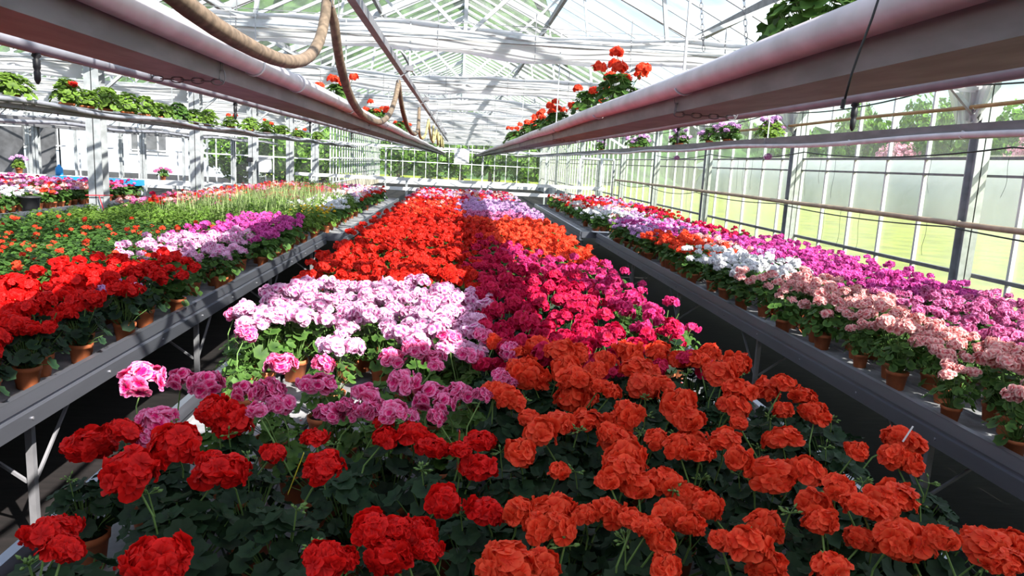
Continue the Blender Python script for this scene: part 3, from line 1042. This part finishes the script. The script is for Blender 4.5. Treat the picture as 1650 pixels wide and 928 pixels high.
for var, pts in REST.items():
    gs = []
    for (x, y, z) in pts:
        far = y > 11.5
        nearm = y < 6.8 and x > -5
        s = random.uniform(.92, 1.15) 
        fine = var in ('green', 'greenorange') and x < -1.5
        lf = LEAF_FINE[random.randrange(3)] if fine else LEAF_MID[random.randrange(3)] if nearm else LEAF_LOS[random.randrange(3)]
        gs.append(lf.tf(rotz(random.random() * 6) * s, (x, y, z + PH), random.random()).mat(1))
        if fine:
            for dz in (.08, .16) if (x > -3.4 and var == 'green') else (.06,):
                gs.append(LEAF_FINE[random.randrange(3)].tf(rotz(random.random() * 6) * (s * (1 - dz)), (x, y, z + PH + dz), random.random()).mat(1))
        if not far or x < -5 or random.random() < .3:
            gs.append(POT_G.mv(x, y, z).mat(2))
        nh = 0 if var == 'green' else (random.choice([1, 1, 2]) if var == 'greenorange' else (5 if far else 6) if var not in ('cerise', 'crimson') else 4)
        for i in range(nh):
            a = i * 6.283 / nh + random.uniform(-.5, .5); rr = random.uniform(.04, .105)
            h = (HEAD_XLO if far else HEAD_MID if nearm else HEAD_LO)[random.randrange(4)]
            sc = random.uniform(.62, .95) * (.6 if var == 'greenorange' else (.55 if var == 'yellow' else 1))
            gs.append(h.tf(rotz(random.random() * 6) * sc, (x + rr * math.cos(a), y + rr * math.sin(a), z + PH + random.uniform(.13, .25))))
    m0 = {'green': 'white', 'greenorange': 'orange'}.get(var, var)
    lm = {'green': 'leaflight', 'greenorange': 'leaf', 'yellow': 'leaflight', 'white': 'leaf'}.get(var, 'leaf')
    o = mk('geranium_patch' if var not in ('green', 'yellow') else ('leafy_plants' if var == 'green' else 'pansy_patch'), cat(gs), [m0, lm, 'terracotta', 'soil'], None, True)
    nm = NAMES[var]
    tag(o, {'green': 'mass of fresh green flowerless potted plants on the benches', 'yellow': 'yellow pansies massed on the far left bench',
            'greenorange': 'green geraniums dotted with small orange heads on the left bench'}.get(var, 'mass of %s geraniums standing farther back on the benches' % nm),
        'potted geraniums' if var not in ('green', 'yellow') else 'potted plants', kind='stuff')

# grasses and tall herbs on the left bench
gs = []
rs = np.random.default_rng(3)
for k in range(2600):
    x = rs.uniform(-3.1, -1.9); y = rs.uniform(7.4, 12.5)
    if x > -2.3 and y < 8.3: continue
    a = rs.random() * 6.28; L_ = rs.uniform(.26, .60); b = rs.uniform(.05, .2)
    u = np.array([math.cos(a), math.sin(a), 0]); w = np.array([-math.sin(a), math.cos(a), 0]) * .004
    P0 = np.array([x, y, BZ]); P1 = P0 + u * b * .3 + np.array([0, 0, L_ * .6]); P2 = P0 + u * b + np.array([0, 0, L_])
    gs.append(faces([P0 - w, P0 + w, P1 + w, P1 - w, P2], [(0, 1, 2, 3), (3, 2, 4)], T=[0, 0, .6, .6, 1], R=[rs.random()] * 5))
tag(mk('ornamental_grass', cat(gs), 'grassblade'), 'tall thin pale ornamental grasses on the left bench', 'grass', kind='stuff')
gs = []
for k in range(900):
    x = rs.uniform(-3.6, -2.2); y = rs.uniform(5.6, 7.4)
    gs.append(leaf(rs, rs.uniform(.014, .024), 7, 1).tf(basis(rs.normal(size=3) * .5 + np.array([0, 0, 1]), 0), (x, y, BZ + rs.uniform(.08, .2)), rs.random()))
tag(mk('silver_leaf_plants', cat(gs), 'leafsilver'), 'low silvery leaved bedding plants on the left bench near the green ones', 'bedding plants', kind='stuff')

# fallen petals and dry leaves on the centre bench
gs = []
for k in range(160):
    x = rs.uniform(-.9, 1.2); y = rs.uniform(1.2, 4.0)
    p = petal(1, 2, rs.uniform(.012, .03), rs.uniform(.01, .02), .5)
    gs.append(p.tf(rotz(rs.random() * 6.28), (x, y, BZ + .003), rs.random()).mat(0 if k % 2 else 1))
tag(mk('fallen_leaves', cat(gs), ['deadleaf', 'scarlet']), 'dry leaves and petals fallen on the centre bench', 'fallen leaves', kind='stuff')

# ------------------------------------------------------------------ overhead gutters, pipes, hoses
def link_chain(p0, p1, pitch=.034, wr=.0022):
    p0 = np.asarray(p0, float); p1 = np.asarray(p1, float)
    L_ = np.linalg.norm(p1 - p0); n = max(2, int(L_ / pitch)); u, v, d = frame_of(p1 - p0)
    gs = []
    for i in range(n):
        c = p0 + (p1 - p0) * (i + .5) / n
        w = u if i % 2 else v
        ring = []
        for k in range(10):
            a = 6.283 * k / 10
            ring.append(c + d * math.cos(a) * pitch * .68 + w * math.sin(a) * pitch * .3)
        ring.append(ring[0])
        gs.append(tube(ring, wr, 4, False))
    return cat(gs)


def hanging_gutter(label, xa, xb, zb, y0, y1, rods, mat='beamgrey', ztop=2.9, h=.072):
    cx = (xa + xb) / 2
    t = thing('hanging_gutter', label, 'hanging gutter', (cx, (y0 + y1) / 2, zb))
    a, b = xa - cx, xb - cx
    ya, yb = y0 - (y0 + y1) / 2, y1 - (y0 + y1) / 2
    P = [(a - .008, h), (a, 0), (b, 0), (b + .008, h), (b + .002, h), (b - .006, .006), (a + .006, .006), (a - .002, h)]
    mk('trough', extrude_y(P, ya, yb), mat, t)
    for y in rods:
        yy = y - (y0 + y1) / 2
        mk('hanger_rod', cat([bar((a + .01, yy, .01), (a + .01, yy, ztop - zb), .010, .010)]), 'galv', t)
        mk('saddle_chain', cat([link_chain((a - .01, yy, h), (a - .012, yy, -.008)), link_chain((a - .012, yy, -.01), (b + .012, yy, -.01)), link_chain((b + .012, yy, -.008), (b + .01, yy, h))]), 'galvdark', t)
    return t


hanging_gutter('long grey plant gutter hanging over the right side of the centre bench', .88, 1.11, 1.94, .3, 40, [3, 7, 11, 15, 19, 23])
hanging_gutter('long grey plant gutter hanging over the left side of the centre bench', -1.09, -.87, 1.94, .3, 40, [2.75, 7, 11, 15, 19, 23])
hanging_gutter('grey plant gutter with pink hanging geraniums, above the right bench', 2.95, 3.15, 1.99, .8, 40, [3, 7, 11, 15, 19])
hanging_gutter('grey plant gutter with a row of leafy pots, above the left bench', -4.15, -3.92, 1.95, .8, 28, [3, 7, 11, 15, 19])
hanging_gutter('grey plant gutter over the left bay beyond the first posts', -7.1, -6.9, 1.95, 5, 28, [7, 11, 15, 19])
hanging_gutter('second plant gutter over the left bay, farther from the posts', -9.6, -9.4, 1.95, 7, 28, [11, 15, 19])


def pipe(name, label, cat_, P, r, mat, smooth=True, n=12, clips=None, clipmat='whitepaint', joints=None):
    P = np.asarray(P, float)
    o = mk(name, tube(P, r, n), mat, None, smooth)
    tag(o, label, cat_)
    if clips is not None:
        for y in clips:
            i = np.argmin(abs(P[:, 1] - y))
            c = P[i]
            ring = [c + np.array([math.cos(a) * (r + .003), 0, math.sin(a) * (r + .003)]) for a in np.linspace(-2.6, 1.9, 14)]
            mk('clip', tube(ring, .004, 5), clipmat, o)
    return o


def wob(x, z, y0, y1, amp=.0, n=60, per=4.0, ph=0):
    return [(x + amp * .3 * math.sin(y * 2.1 + ph), y, z + amp * math.sin(6.283 * y / per + ph)) for y in np.linspace(y0, y1, n)]


pipe('heating_pipe', 'white plastic pipe clipped beside the right overhead gutter', 'pipe', wob(.838, 2.035, .3, 40, .004, 160), .041, 'pipewhite', clips=[2.7, 4.6, 6.6, 9])
pipe('heating_pipe', 'white plastic pipe clipped beside the left overhead gutter', 'pipe', wob(-.830, 2.035, .3, 40, .004, 160), .041, 'pipewhite', clips=[3.0, 3.9, 5.6, 8])
for s, lab in ((-1, 'left'), (1, 'right')):
    o = pipe('sprinkler_pipe', 'grey sprinkler pipe with black nozzles, over the %s aisle' % lab, 'pipe', wob(s * 1.6, 2.04, .3, 38, .003, 90), .027, 'pipegrey')
    for y in ([2.95, 5.4, 8.0, 11] if s < 0 else [2.95, 5.4, 8.2]):
        mk('nozzle', lathe([(.004, -.12), (.011, -.105), (.012, -.075), (.009, -.07), (.013, -.06), (.013, -.03), (.009, -.026), (.017, -.018), (.012, 0)], 10).mv(s * 1.6, y, 2.02), 'black', o, True)
o = pipe('water_pipe', 'grey wavy pipe tied along the front of the left plant gutter', 'pipe', wob(-3.87, 2.0, .8, 28, .02, 140, 3.1), .024, 'pipegrey')
pipe('water_hose', 'thin dark hose lying along the left plant gutter', 'hose', wob(-3.90, 2.035, .8, 28, .012, 140, 5.3, 1.0), .010, 'galvdark', n=8)
pipe('water_pipe', 'grey wavy pipe tied under the right plant gutter', 'pipe', wob(2.93, 1.985, .8, 30, .012, 140, 3.6, .5), .018, 'pipewhite', clips=[3.3, 4.2, 5.5])
pipe('water_pipe', 'grey pipe over the left bay behind the first posts', 'pipe', wob(-6.8, 1.95, 4, 28, .02, 90, 4.1), .03, 'pipegrey')
pipe('water_pipe', 'dark grey pipe high over the left bay', 'pipe', wob(-8.6, 2.1, 5, 28, .03, 90, 5.1), .03, 'galvdark')
o = pipe('wall_pipe', 'tan heating pipe running low along the right glass wall', 'pipe', wob(4.98, 1.33, 1, 23.3, .003, 80), .030, 'pipetan', clips=[7, 11, 15, 19])
pipe('wall_pipe', 'brown pipe running high along the right glass wall', 'pipe', wob(4.96, 2.47, 2, 15.2, .004, 60), .020, 'pipebrown', clips=[7, 8.3, 9.2, 11])
P = []
for k in range(6):
    P += catenary((4.93, 3 + 4 * k, 1.29), (4.93, 7 + 4 * k, 1.29), .05 if k < 3 else .10, 12)[(1 if k else 0):]
pipe('wall_cable', 'black cable looping beneath the tan wall pipe', 'cable', P, .008, 'blackcable', n=6)
P = []
for k in range(5):
    P += catenary((4.7, 3 + 4 * k, 2.66 if k < 9 else 2.6), (4.7, 7 + 4 * k, 2.66), .10, 12)[(1 if k else 0):]
pipe('wall_cable', 'dark green cable slung high along the right wall', 'cable', P, .009, 'blackcable', n=6)
P = []
for k in range(4):
    P += catenary((4.3, 2 + 3.5 * k, 2.02), (4.3, 5.5 + 3.5 * k, 2.02), .07, 12)[(1 if k else 0):]
pipe('wall_cable', 'black cable sagging just below the right plant gutter', 'cable', P, .008, 'blackcable', n=6)

# strings hanging on the right glass wall, one object each
sg = []
for k in range(46):
    y = 3.4 + k * .41 + random.uniform(-.1, .1)
    xs0, z0 = random.choice([(4.96, 2.452) if y < 14.8 else (5.219, 1.985), (5.219, 1.985), (4.98, 1.303)]); L_ = random.uniform(.35, .62)
    pts = [(xs0, y + .03 * math.sin(j * .8 + k) * j / 6, z0 - L_ * j / 7) for j in range(8)]
    s_ = mk('string', tube(pts, .0022, 4), 'blackcable')
    tag(s_, 'thin dark string hanging loose in front of the right glass wall', 'string', 'loose strings on the right glass wall')

# hose rail and the festooned hose
rail = thing('hose_rail', 'dark steel track carrying the looped hose over the left aisle side', 'rail', (-.50, 15, 2.36))
mk('track', extrude_y([(-.02, 0), (.02, 0), (.02, .045), (.008, .045), (.008, .008), (-.008, .008), (-.008, .045), (-.02, .045)], -14.5, 13), 'galvdark', rail)
for y in (-12, -8, -4, 0, 4, 8):
    mk('hanger', bar((0, y, .04), (0, y, .60), .014, .014), 'galv', rail)
hp = []
sup = [.6, 2.9, 5.85, 8.7, 11.2, 13.2, 14.8, 16.2, 17.4, 18.5, 19.5, 20.4]
low = [1.93, 1.90, 1.93, 1.96, 1.98, 2.0, 2.0, 2.0, 2.0, 2.0, 2.0]
for i in range(len(sup) - 1):
    y0, y1 = sup[i], sup[i + 1]
    q0, q1 = np.array([-.50, y0, 2.27]), np.array([-.50, y1, 2.27])
    zl = low[i]
    for t_ in np.linspace(0, 1, 22)[(0 if i == 0 else 1):]:
        sag = (2.27 - zl) * (1 - abs(2 * t_ - 1) ** 2.3)
        y = y0 + (y1 - y0) * (t_ * .0 + (.5 - .5 * math.cos(math.pi * t_)) * .55 + t_ * .45)
        hp.append((-.50 - .03 * math.sin(math.pi * t_) * (1 if i % 2 else -1) - (.02 if i == 0 else 0), y, 2.27 - sag))
hpA = [p for p in hp if p[1] <= 8.72]
hpB = [p for p in hp if p[1] >= 8.70]
h = thing('festoon_hose', 'thick brown hose hanging in loops under the steel track', 'hose', (-.5, 5, 2.27))
mk('hose_run', tube(np.array(hpA) - np.array([-.5, 5, 2.27]), .019, 12), 'hose', h, True)
yh = mk('yellow_hose_run', tube(np.array(hpB) - np.array([-.5, 5, 2.27]), .017, 8), 'hoseyellow', h, True)
yh['label'] = 'yellowish far loops of the hose'
for y in sup[1:]:
    c = np.array([-.50, y, 2.27]) - np.array([-.5, 5, 2.27])
    ring = [c + np.array([0, math.cos(a) * .03, math.sin(a) * .03]) for a in np.linspace(0, 6.283, 12)]
    mk('trolley_hook', cat([tube(ring, .003, 5), bar(c + (0, 0, .03), c + (.08, 0, .09), .008, .008), box(.05, .11, c[1] - .025, c[1] + .025, .085, .125)]), 'galvdark', h)

# thin black cable hanging at the top right, and chains from the roof
P = [aty(1425, -30, 1.2), aty(1405, 30, 1.2), aty(1386, 80, 1.2), aty(1372, 120, 1.2), aty(1359, 168, 1.2)]
pc = pipe('dangling_cable', 'thin black cable end dangling in front of the right overhead gutter', 'cable', P, .002, 'black', n=6)
mk('cable_tip', tube([aty(1360, 160, 1.2), aty(1357, 175, 1.2)], .0035, 6), 'black', pc)
P = [aty(1358, 170, 3.2), aty(1345, 225, 3.2), aty(1335, 300, 3.2)]
for i, (px, y_) in enumerate([(1128, 4.0), (1197, 3.6), (1248, 3.3)]):
    a = aty(px, -30, y_); b = aty(px + 6, 82 - 10 * i, y_)
    tag(mk('roof_chain', link_chain(a, b, .027, .0018), 'galvdark'), '%s of the thin chains hanging from the roof at upper right, going rightward' % ORD[i + 1], 'chain', 'thin chains by the right gutter')
# rods from roof to gutters seen at upper left
for i, (px, y_) in enumerate([(410, 5.2), (290, 4.6), (235, 7), (370, 6.5)]):
    a = aty(px, -20, y_); b = aty(px + 2, 75 if i == 0 else 20 + 18 * i, y_)
    tag(mk('hanger_wire', tube([a, b], .004 if i == 0 else .002, 5), 'galv'), '%s thin hanger wire at the upper left above the gutters' % ORD[i + 1], 'wire', 'thin roof wires')


# ------------------------------------------------------------------ hanging pots on the gutters
HANG_POT = mesh('pot', pot_geo(.075, .115, 16), ['terracotta', 'soil'], True)
HANG_FOL = {m: [mesh('foliage', foliage(200 + k, n=95, rad=.036, spread=.16, zlo=.02, zhi=.21, nseg=13, rings=2, droop=.0), [m, 'stem'], True) for k in range(3)] for m in ('leaf', 'leaflight')}


def hangplant(label, x, y, z, heads, var, s=1.0, lm='leaf', group='potted plants on the overhead gutters', trail=False, hz=.26):
    t = thing('hanging_plant', label, 'hanging plant', (x, y, z), 0, group)
    t.scale = (s, s, s)
    ob('pot', HANG_POT, t)
    ob('foliage', random.choice(HANG_FOL[lm]), t, (0, 0, .10), (random.uniform(-.15, .15), random.uniform(-.15, .15), random.random() * 6), (random.uniform(.8, 1.25), random.uniform(.85, 1.2), random.uniform(.75, 1.1)))
    for k in range(heads):
        a = k * 2.4 + random.uniform(-.3, .3); r = random.uniform(.05, .19)
        q = np.array([r * math.cos(a), r * math.sin(a), random.uniform(hz, hz + .14)])
        ob('flower_head', random.choice(HEAD_M[var]), t, q, (0, 0, a), random.uniform(.9, 1.15))
        dv = Vector(q - np.array([0, 0, .1]))
        ob('flower_stalk', STALK, t, (0, 0, .1), dv.to_track_quat('Z', 'Y').to_euler(), (1, 1, dv.length * .95))
    if trail:
        ob('flower_head', HEAD_M[var][0], t, (-.06, -.14, -.14), (2.6, 0, 0), 1.1)
        dv = Vector((-.06, -.14, -.24)); ob('flower_stalk', STALK, t, (0, 0, .1), dv.to_track_quat('Z', 'Y').to_euler(), (1, 1, dv.length))
    return t


GZ = 1.947
hangplant('large green geranium in a clay pot at the top right, cut by the frame', .99, 2.08, GZ, 0, 'firered', .95)
hangplant('tall red geranium on the right gutter, nearest of the red ones', .99, 4.75, GZ, 8, 'orange', 1.05, hz=.30)
hangplant('leafy red geranium behind the tallest one on the right gutter', .98, 5.75, GZ, 4, 'orange', .95)
for i, (y, n_) in enumerate([(7.6, 5), (9.0, 6), (10.6, 5), (13.6, 4)]):
    hangplant('%s bushy red geranium beyond the tall pair on the right overhead gutter' % ORD[i + 1], .98, y, GZ, n_ + 3, 'orange', 1.0)
for i, (y, n_) in enumerate([(5.9, 5), (8.6, 5), (11.8, 3)]):
    hangplant('%s red geranium along the left overhead gutter, behind the hose loops' % ORD[i + 1], -.98, y, GZ, n_ + 1, 'orange', .9)
pinks = [(7.15, 8, True), (8.3, 6, False), (8.9, 6, False), (10.2, 5, True), (12.4, 5, False), (13.0, 4, False), (16, 2, False)]
for i, (y, n_, tr) in enumerate(pinks):
    hangplant('%s pink geranium on the gutter above the right bench, counted from the near end' % ORD[i + 1], 3.05, y, 2.0, n_ + 5, 'lilac', .80, 'leaflight' if i == 0 else 'leaf', trail=tr, hz=.20)
for i, px in enumerate([18, 108, 140, 170, 205, 232, 258, 285, 312, 335, 372, 402, 430, 455, 480, 512]):
    y = atx(px, 170, -4.03)[1]
    v = {10: 'orange', 12: 'orange', 14: 'orange'}.get(i)
    hangplant('%s leafy potted plant from the left in the row on the left gutter' % ORD[i + 1], -4.03, y, 1.955, 2 if v else (1 if i in (1,) else 0), v or 'firered', 1.0, 'leaflight' if i != 7 else 'leaf')

# ------------------------------------------------------------------ transverse rails and left bay contents
def trans_rail(label, x0, x1, y, z, zs=(0,), posts=()):
    t = thing('cross_rail', label, 'rail', ((x0 + x1) / 2, y, 0))
    c = (x0 + x1) / 2
    for k, dz in enumerate(zs):
        mk('rail_bar', box(x0 - c, x1 - c, -.04, .04, z + dz - .045, z + dz + .045), 'whitepaint', t)
    for p in posts:
        mk('rail_post', box(p - c - .03, p - c + .03, -.03, .03, 0, z), 'galv', t)
    return t


trans_rail('white double rail crossing behind the far ends of the benches', -4.6, 4.2, 21, 1.09, (0, -.27), (-4.2, -1.5, .8, 2.7, 4.1))
trans_rail('white ledge crossing the left bay behind its flowers', -12.5, -5.3, 14.6, .98, (0,), (-12, -9.5, -7.9, -5.5))
trans_rail('white ledge continuing behind the grasses of the left bench', -7.2, -3.2, 17.6, .82, (0,), (-5, -3.4))
trans_rail('upper white beam crossing the far part of the main bay', -5.0, 3.6, 30, 2.12, (0,), (-3.0, .9, 3.5))
trans_rail('upper white beam crossing the left bay', -16, -5.4, 22, 2.1, (0, .35), (-14, -11, -8))
trans_rail('second upper beam crossing the left bay, farther away', -16, -5.4, 27, 2.15, (0, .3), (-13, -9))
for i, (a, b) in enumerate([((-5.2, 22, 2.1), (-3.9, 22, 2.75)), ((-6.4, 22, 2.12), (-7.6, 22, 2.8)), ((3.3, 19, 2.75), (4.5, 19, 2.1))]):
    tag(mk('diagonal_strut', bar(a, b, .05, .05), 'whitepaint'), '%s white diagonal strut under the far roof, from the left' % ORD[i + 1], 'strut', kind='structure')
gp = thing('far_door_frame', 'white pipe frame standing by the right wall past the benches', 'frame', (4.4, 23.5, 0))
for x in (-.55, .15, .55):
    mk('upright', tube([(x, 0, 0), (x, 0, 1.95)], .04, 8), 'whitepaint' if x < .5 else 'galvdark', gp, True)
mk('top_pipe', tube([(-.55, 0, 1.95), (.55, 0, 1.95)], .04, 8), 'whitepaint', gp, True)

tag(mk('bucket', cat([lathe([(.085, 0), (.095, .01), (.12, .2), (.128, .2), (.128, .215), (.116, .215), (.09, .02), (.001, .02)], 24, True)]), 'bucketblack', None, True, (-5.8, 10.35, BZ + .001)), 'black plastic bucket on the left bay bench beside the near post', 'bucket')
sh = thing('flower_pot_on_ledge', 'purple flowered potted plant standing on the white ledge at far left', 'potted plant', (-8.35, 14.6, 1.026))
ob('pot', HANG_POT, sh, scale=.9); ob('foliage', HANG_FOL['leaflight'][0], sh, (0, 0, .09), scale=.7)
for k in range(7):
    a = k * 1.1; ob('flower_head', HEAD_M['lilac'][k % 3], sh, (.13 * math.cos(a), .13 * math.sin(a), .26 + .03 * (k % 3)), (0, 0, a), .9)
sh = thing('flower_pot_on_ledge', 'pink flowered potted plant standing on the white ledge by the second post', 'potted plant', (-5.7, 14.6, 1.026))
ob('pot', HANG_POT, sh, scale=.7); ob('foliage', HANG_FOL['leaf'][1], sh, (0, 0, .07), scale=.65)
for k in range(6):
    a = k * 1.1; ob('flower_head', HEAD_M['rosemagenta'][k % 3], sh, (.14 * math.cos(a), .14 * math.sin(a), .16 + .03 * (k % 3)), (0, 0, a), .9)
tag(mk('blue_watering_bottle', lathe([(.06, 0), (.065, .02), (.065, .13), (.03, .17), (.02, .20), (.001, .2)], 14, True), 'blueplastic', None, True, (-7.62, 14.6, 1.026)), 'bright blue plastic container on the ledge beside the purple plant', 'container')
tag(mk('blue_tray', cat([box(-.75, .75, -.12, .12, 0, .01), box(-.75, .75, -.125, -.115, 0, .1), box(-.75, .75, .115, .125, 0, .1), box(-.755, -.745, -.12, .12, 0, .1), box(.745, .755, -.12, .12, 0, .1)]), 'blueplastic', None, False, (-6.6, 13.98, .935)), 'long blue plastic tray at the back edge of the left bay bench', 'tray')
eb = thing('control_box', 'small white control box fixed to the third post from the left', 'control box', (-5.02, 18.88, 1.15))
mk('box_body', box(0, .28, -.08, .08, 0, .34), 'whitepaint', eb); mk('box_lid', box(-.02, .30, -.1, .1, .34, .38), 'whitepaint', eb)
mk('grey_switch', box(-.28, -.12, -.14, -.05, 0, .12), 'greypaint', eb); mk('black_switch', box(-.28, -.14, -.14, -.05, .24, .35), 'black', eb)
mk('conduit', tube([(.14, 0, 0), (.16, 0, -.3), (.0, 0, -.5), (-.1, 0, -.9)], .015, 6), 'whitepaint', eb, True)
rb = mk('red_ribbon', cat([tube([(-.13, -.13, 0), (.13, -.13, .01), (.13, .13, 0), (-.13, .13, 0), (-.13, -.13, 0)], .008, 5), tube([(.06, -.14, 0), (.10, -.15, -.12), (.13, -.14, -.26)], .007, 5)]), 'rubberred', None, False, (-5.2, 11, .93))
tag(rb, 'red ribbon tied round the nearest left post', 'ribbon')

# door panels, low wall and pale building beyond the left gable
for i, x in enumerate((-20.4, -19.2, -18.0, -16.8)):
    o = struct('door_%d' % (i + 1), cat([box(x, x + 1.1, YG - .12, YG - .06, 0, 2.1), box(x + .95, x + 1.0, YG - .16, YG - .12, .95, 1.1)]), 'darkdoor', label='dark grey sliding door panel in the outer left gable')
bd = thing('outbuilding', 'pale grey building beyond the left glass gable', 'building', (-22, 44, 0))
mk('wall', box(-14, 9, 0, 6, -.13, 3.8), 'palewall', bd)
mk('roof_slab', cat([bar((-14.2, -.4, 3.7), (-14.2, 3, 5), .1, .1), faces([(-14.3, -.5, 3.7), (9.3, -.5, 3.7), (9.3, 3, 5.2), (-14.3, 3, 5.2), (-14.3, 6.5, 3.7), (9.3, 6.5, 3.7)], [(0, 1, 2, 3), (3, 2, 5, 4)])]), 'greypaint', bd)
for x in (-9, -3, 3):
    w_ = mk('window', box(x, x + 2.2, -.06, 0, 1.1, 2.6), 'whitepaint', bd); mk('pane', box(x + .15, x + 2.05, -.09, -.06, 1.25, 2.45), 'darkdoor', w_)

# ------------------------------------------------------------------ outside: tunnel, trees, hill
V = []; n = 16
for y in (-5, 120):
    for k in range(n + 1):
        a = math.pi * k / n
        V.append((31 + 5 * math.cos(a), y, -.13 + 3.6 * math.sin(a)))
F = [(k, k + 1, n + 2 + k, n + 1 + k) for k in range(n)]
tag(mk('poly_tunnel', faces(V, F), 'tunnelfilm', None, True), 'long pale plastic tunnel outside the right glass wall', 'poly tunnel')


def crown(seed, R, H, n, leafr):
    rs = np.random.default_rng(seed)
    base = leaf(rs, 1.0, 7, 1)
    gs = []
    for k in range(n):
        d = rs.normal(size=3); d /= np.linalg.norm(d)
        q = rs.uniform(.55, 1.0) * (1 + .18 * math.sin(5 * d[0] + 3 * d[2] + seed))
        p = d * q * np.array([R, R, H / 2])
        gs.append(base.tf(basis(d + rs.normal(size=3) * .6, rs.random() * 6) * leafr * rs.uniform(.6, 1.3), p, rs.random()))
    return cat(gs)


CR = [mesh('crown', crown(300 + k, 1.0, 2.2, 1500, .085), 'treeleaf') for k in range(3)]
CRB = mesh('crown', crown(310, 1.0, 2.0, 1300, .085), 'blossom')
TR = mesh('trunk', tube([(0, 0, -.1), (.03, 0, .4), (0, .02, .9)], [.09, .07, .04], 7), 'bark', True)


def tree(x, y, h, r, label, cm=None, group='trees outside the greenhouse'):
    t = thing('tree', label, 'tree', (x, y, -.13), random.random() * 6, group)
    ob('crown', cm or random.choice(CR), t, (0, 0, h * .56), (0, 0, 0), (r, r, h * .40))
    ob('trunk', TR, t, (0, 0, 0), (0, 0, 0), (max(1, r * 1.2), max(1, r * 1.2), h * .55))
    return t


for i in range(22):
    y = 2 + i * 6.6
    tree(42 + random.uniform(-1.5, 3), y + random.uniform(-1, 1), random.uniform(7.5, 10.5), random.uniform(2.7, 3.2),
         'leafy green tree in the row behind the pale tunnel, outside right wall', group='green trees behind the tunnel')
for i, (x, y) in enumerate([(37.9, 46), (37.6, 36), (38, 62)]):
    tree(x, y, 5.6, 1.9, '%s small pink blossoming tree behind the pale tunnel' % ORD[i + 1], CRB)
for i, x in enumerate(np.arange(-11, 9, 2.2)):
    tree(x, 51 + random.uniform(0, 2.5), random.uniform(2.8, 4.6), random.uniform(1.3, 1.9), 'bright green bush pressed up against the far glass gable', group='green bushes behind the far gable')
for i, (x, y) in enumerate([(-7.6, 32.8), (-10.0, 34.2), (-8.2, 36.8), (-8.2, 40.5), (-8.1, 44.5)]):
    tree(x, y, random.uniform(3, 4.2), 1.5, 'leafy tree standing outside behind the left gable glass', group='trees outside the left gable')


def hill(name, x0, x1, y, hfun, label, mat='forest'):
    rs = np.random.default_rng(5)
    nx, nz = 120, 26
    V = []
    for j in range(nz):
        t = j / (nz - 1)
        for i in range(nx):
            x = x0 + (x1 - x0) * i / (nx - 1)
            H = hfun(x) * (1 + .03 * math.sin(x * .9) + .03 * math.sin(x * 2.3))
            V.append((x + rs.normal() * .6, y + 55 * t ** 1.0 + rs.normal() * 1.2, -1 + H * math.sin(t * 1.57) + rs.normal() * .8 * (t > .05)))
    F = [(j * nx + i, j * nx + i + 1, (j + 1) * nx + i + 1, (j + 1) * nx + i) for j in range(nz - 1) for i in range(nx - 1)]
    return struct(name, faces(V, F), mat, label=label)


hill('hill', -170, 75, 75, lambda x: 44 * (1 / (1 + math.exp((x - 8) / 9))) + 10, 'dark wooded hillside rising behind the greenhouse')

# small plant tags in pots
for i, (px, py, z, m, lab) in enumerate([(560, 495, 0, 'yellowtag', ''), (740, 705, .98, 'redtag', 'red plastic plant tag standing between scarlet and pink geraniums'), (480, 740, .93, 'yellowtag', 'yellow plant tag tilted beside the small scarlet head'),
                                    (683, 758, .88, 'yellowtag', 'yellow plant tag leaning in the pot beside the empty tray space'), (204, 727, .92, 'yellowtag', 'yellow plant tag behind the two outer scarlet heads'), (1462, 696, 1.03, 'whitepaint', 'white plant tag tip behind the outermost orange-red plant')]):
    if not z: continue
    p = atz(px, py, z)
    g = bar((0, 0, -.10 if i < 5 else -.03), (.01 * (i % 3 - 1), 0, .02), .014 if m == 'redtag' else .011 if i < 5 else .005, .0012)
    o = mk('plant_tag', g, m, None, False, tuple(p)); o.rotation_euler = (.1, .25 * (i % 3 - 1), .2)
    tag(o, lab, 'plant tag')

# empty pots lying on their sides, and a white heater box at the far end
for i, (px, py, z, lab, rot) in enumerate([(1230, 494, .76, 'empty clay pot lying on its side near the right bench rail, farther one', (1.5, .2, .6)),
                                           (1302, 522, .76, 'empty clay pot lying on its side near the right bench rail, nearer one', (1.5, -.3, -.5)),
                                           (818, 700, .90, 'empty clay pot lying tilted between pink and orange-red geraniums', (1.2, .2, .4))]):
    p = atz(px, py, z)
    o = ob('empty_flower_pot', mesh('empty_flower_pot', lathe([(.036, 0), (.038, .002), (.047, .072), (.052, .073), (.053, .092), (.049, .092), (.044, .07), (.034, .006), (.001, .006)], 20, True), 'terracotta', True), None, (p[0], p[1], BZ + .053), rot, 1.0)
    tag(o, lab, 'flower pot')
c = aty(744, 252, 35)
hb = thing('air_heater', 'small white louvred heater box hanging at the far end of the house', 'heater', tuple(c))
mk('casing', cat([box(-.35, .35, -.2, .2, -.32, .32)] + [box(-.30, .30, -.22, -.2, z, z + .05) for z in np.arange(-.27, .25, .1)]), 'whitepaint', hb)
mk('hanger', cat([bar((-.3, 0, .32), (-.3, 0, EAVE - .03 - c[2]), .02, .02), bar((.3, 0, .32), (.3, 0, EAVE - .03 - c[2]), .02, .02)]), 'galv', hb)
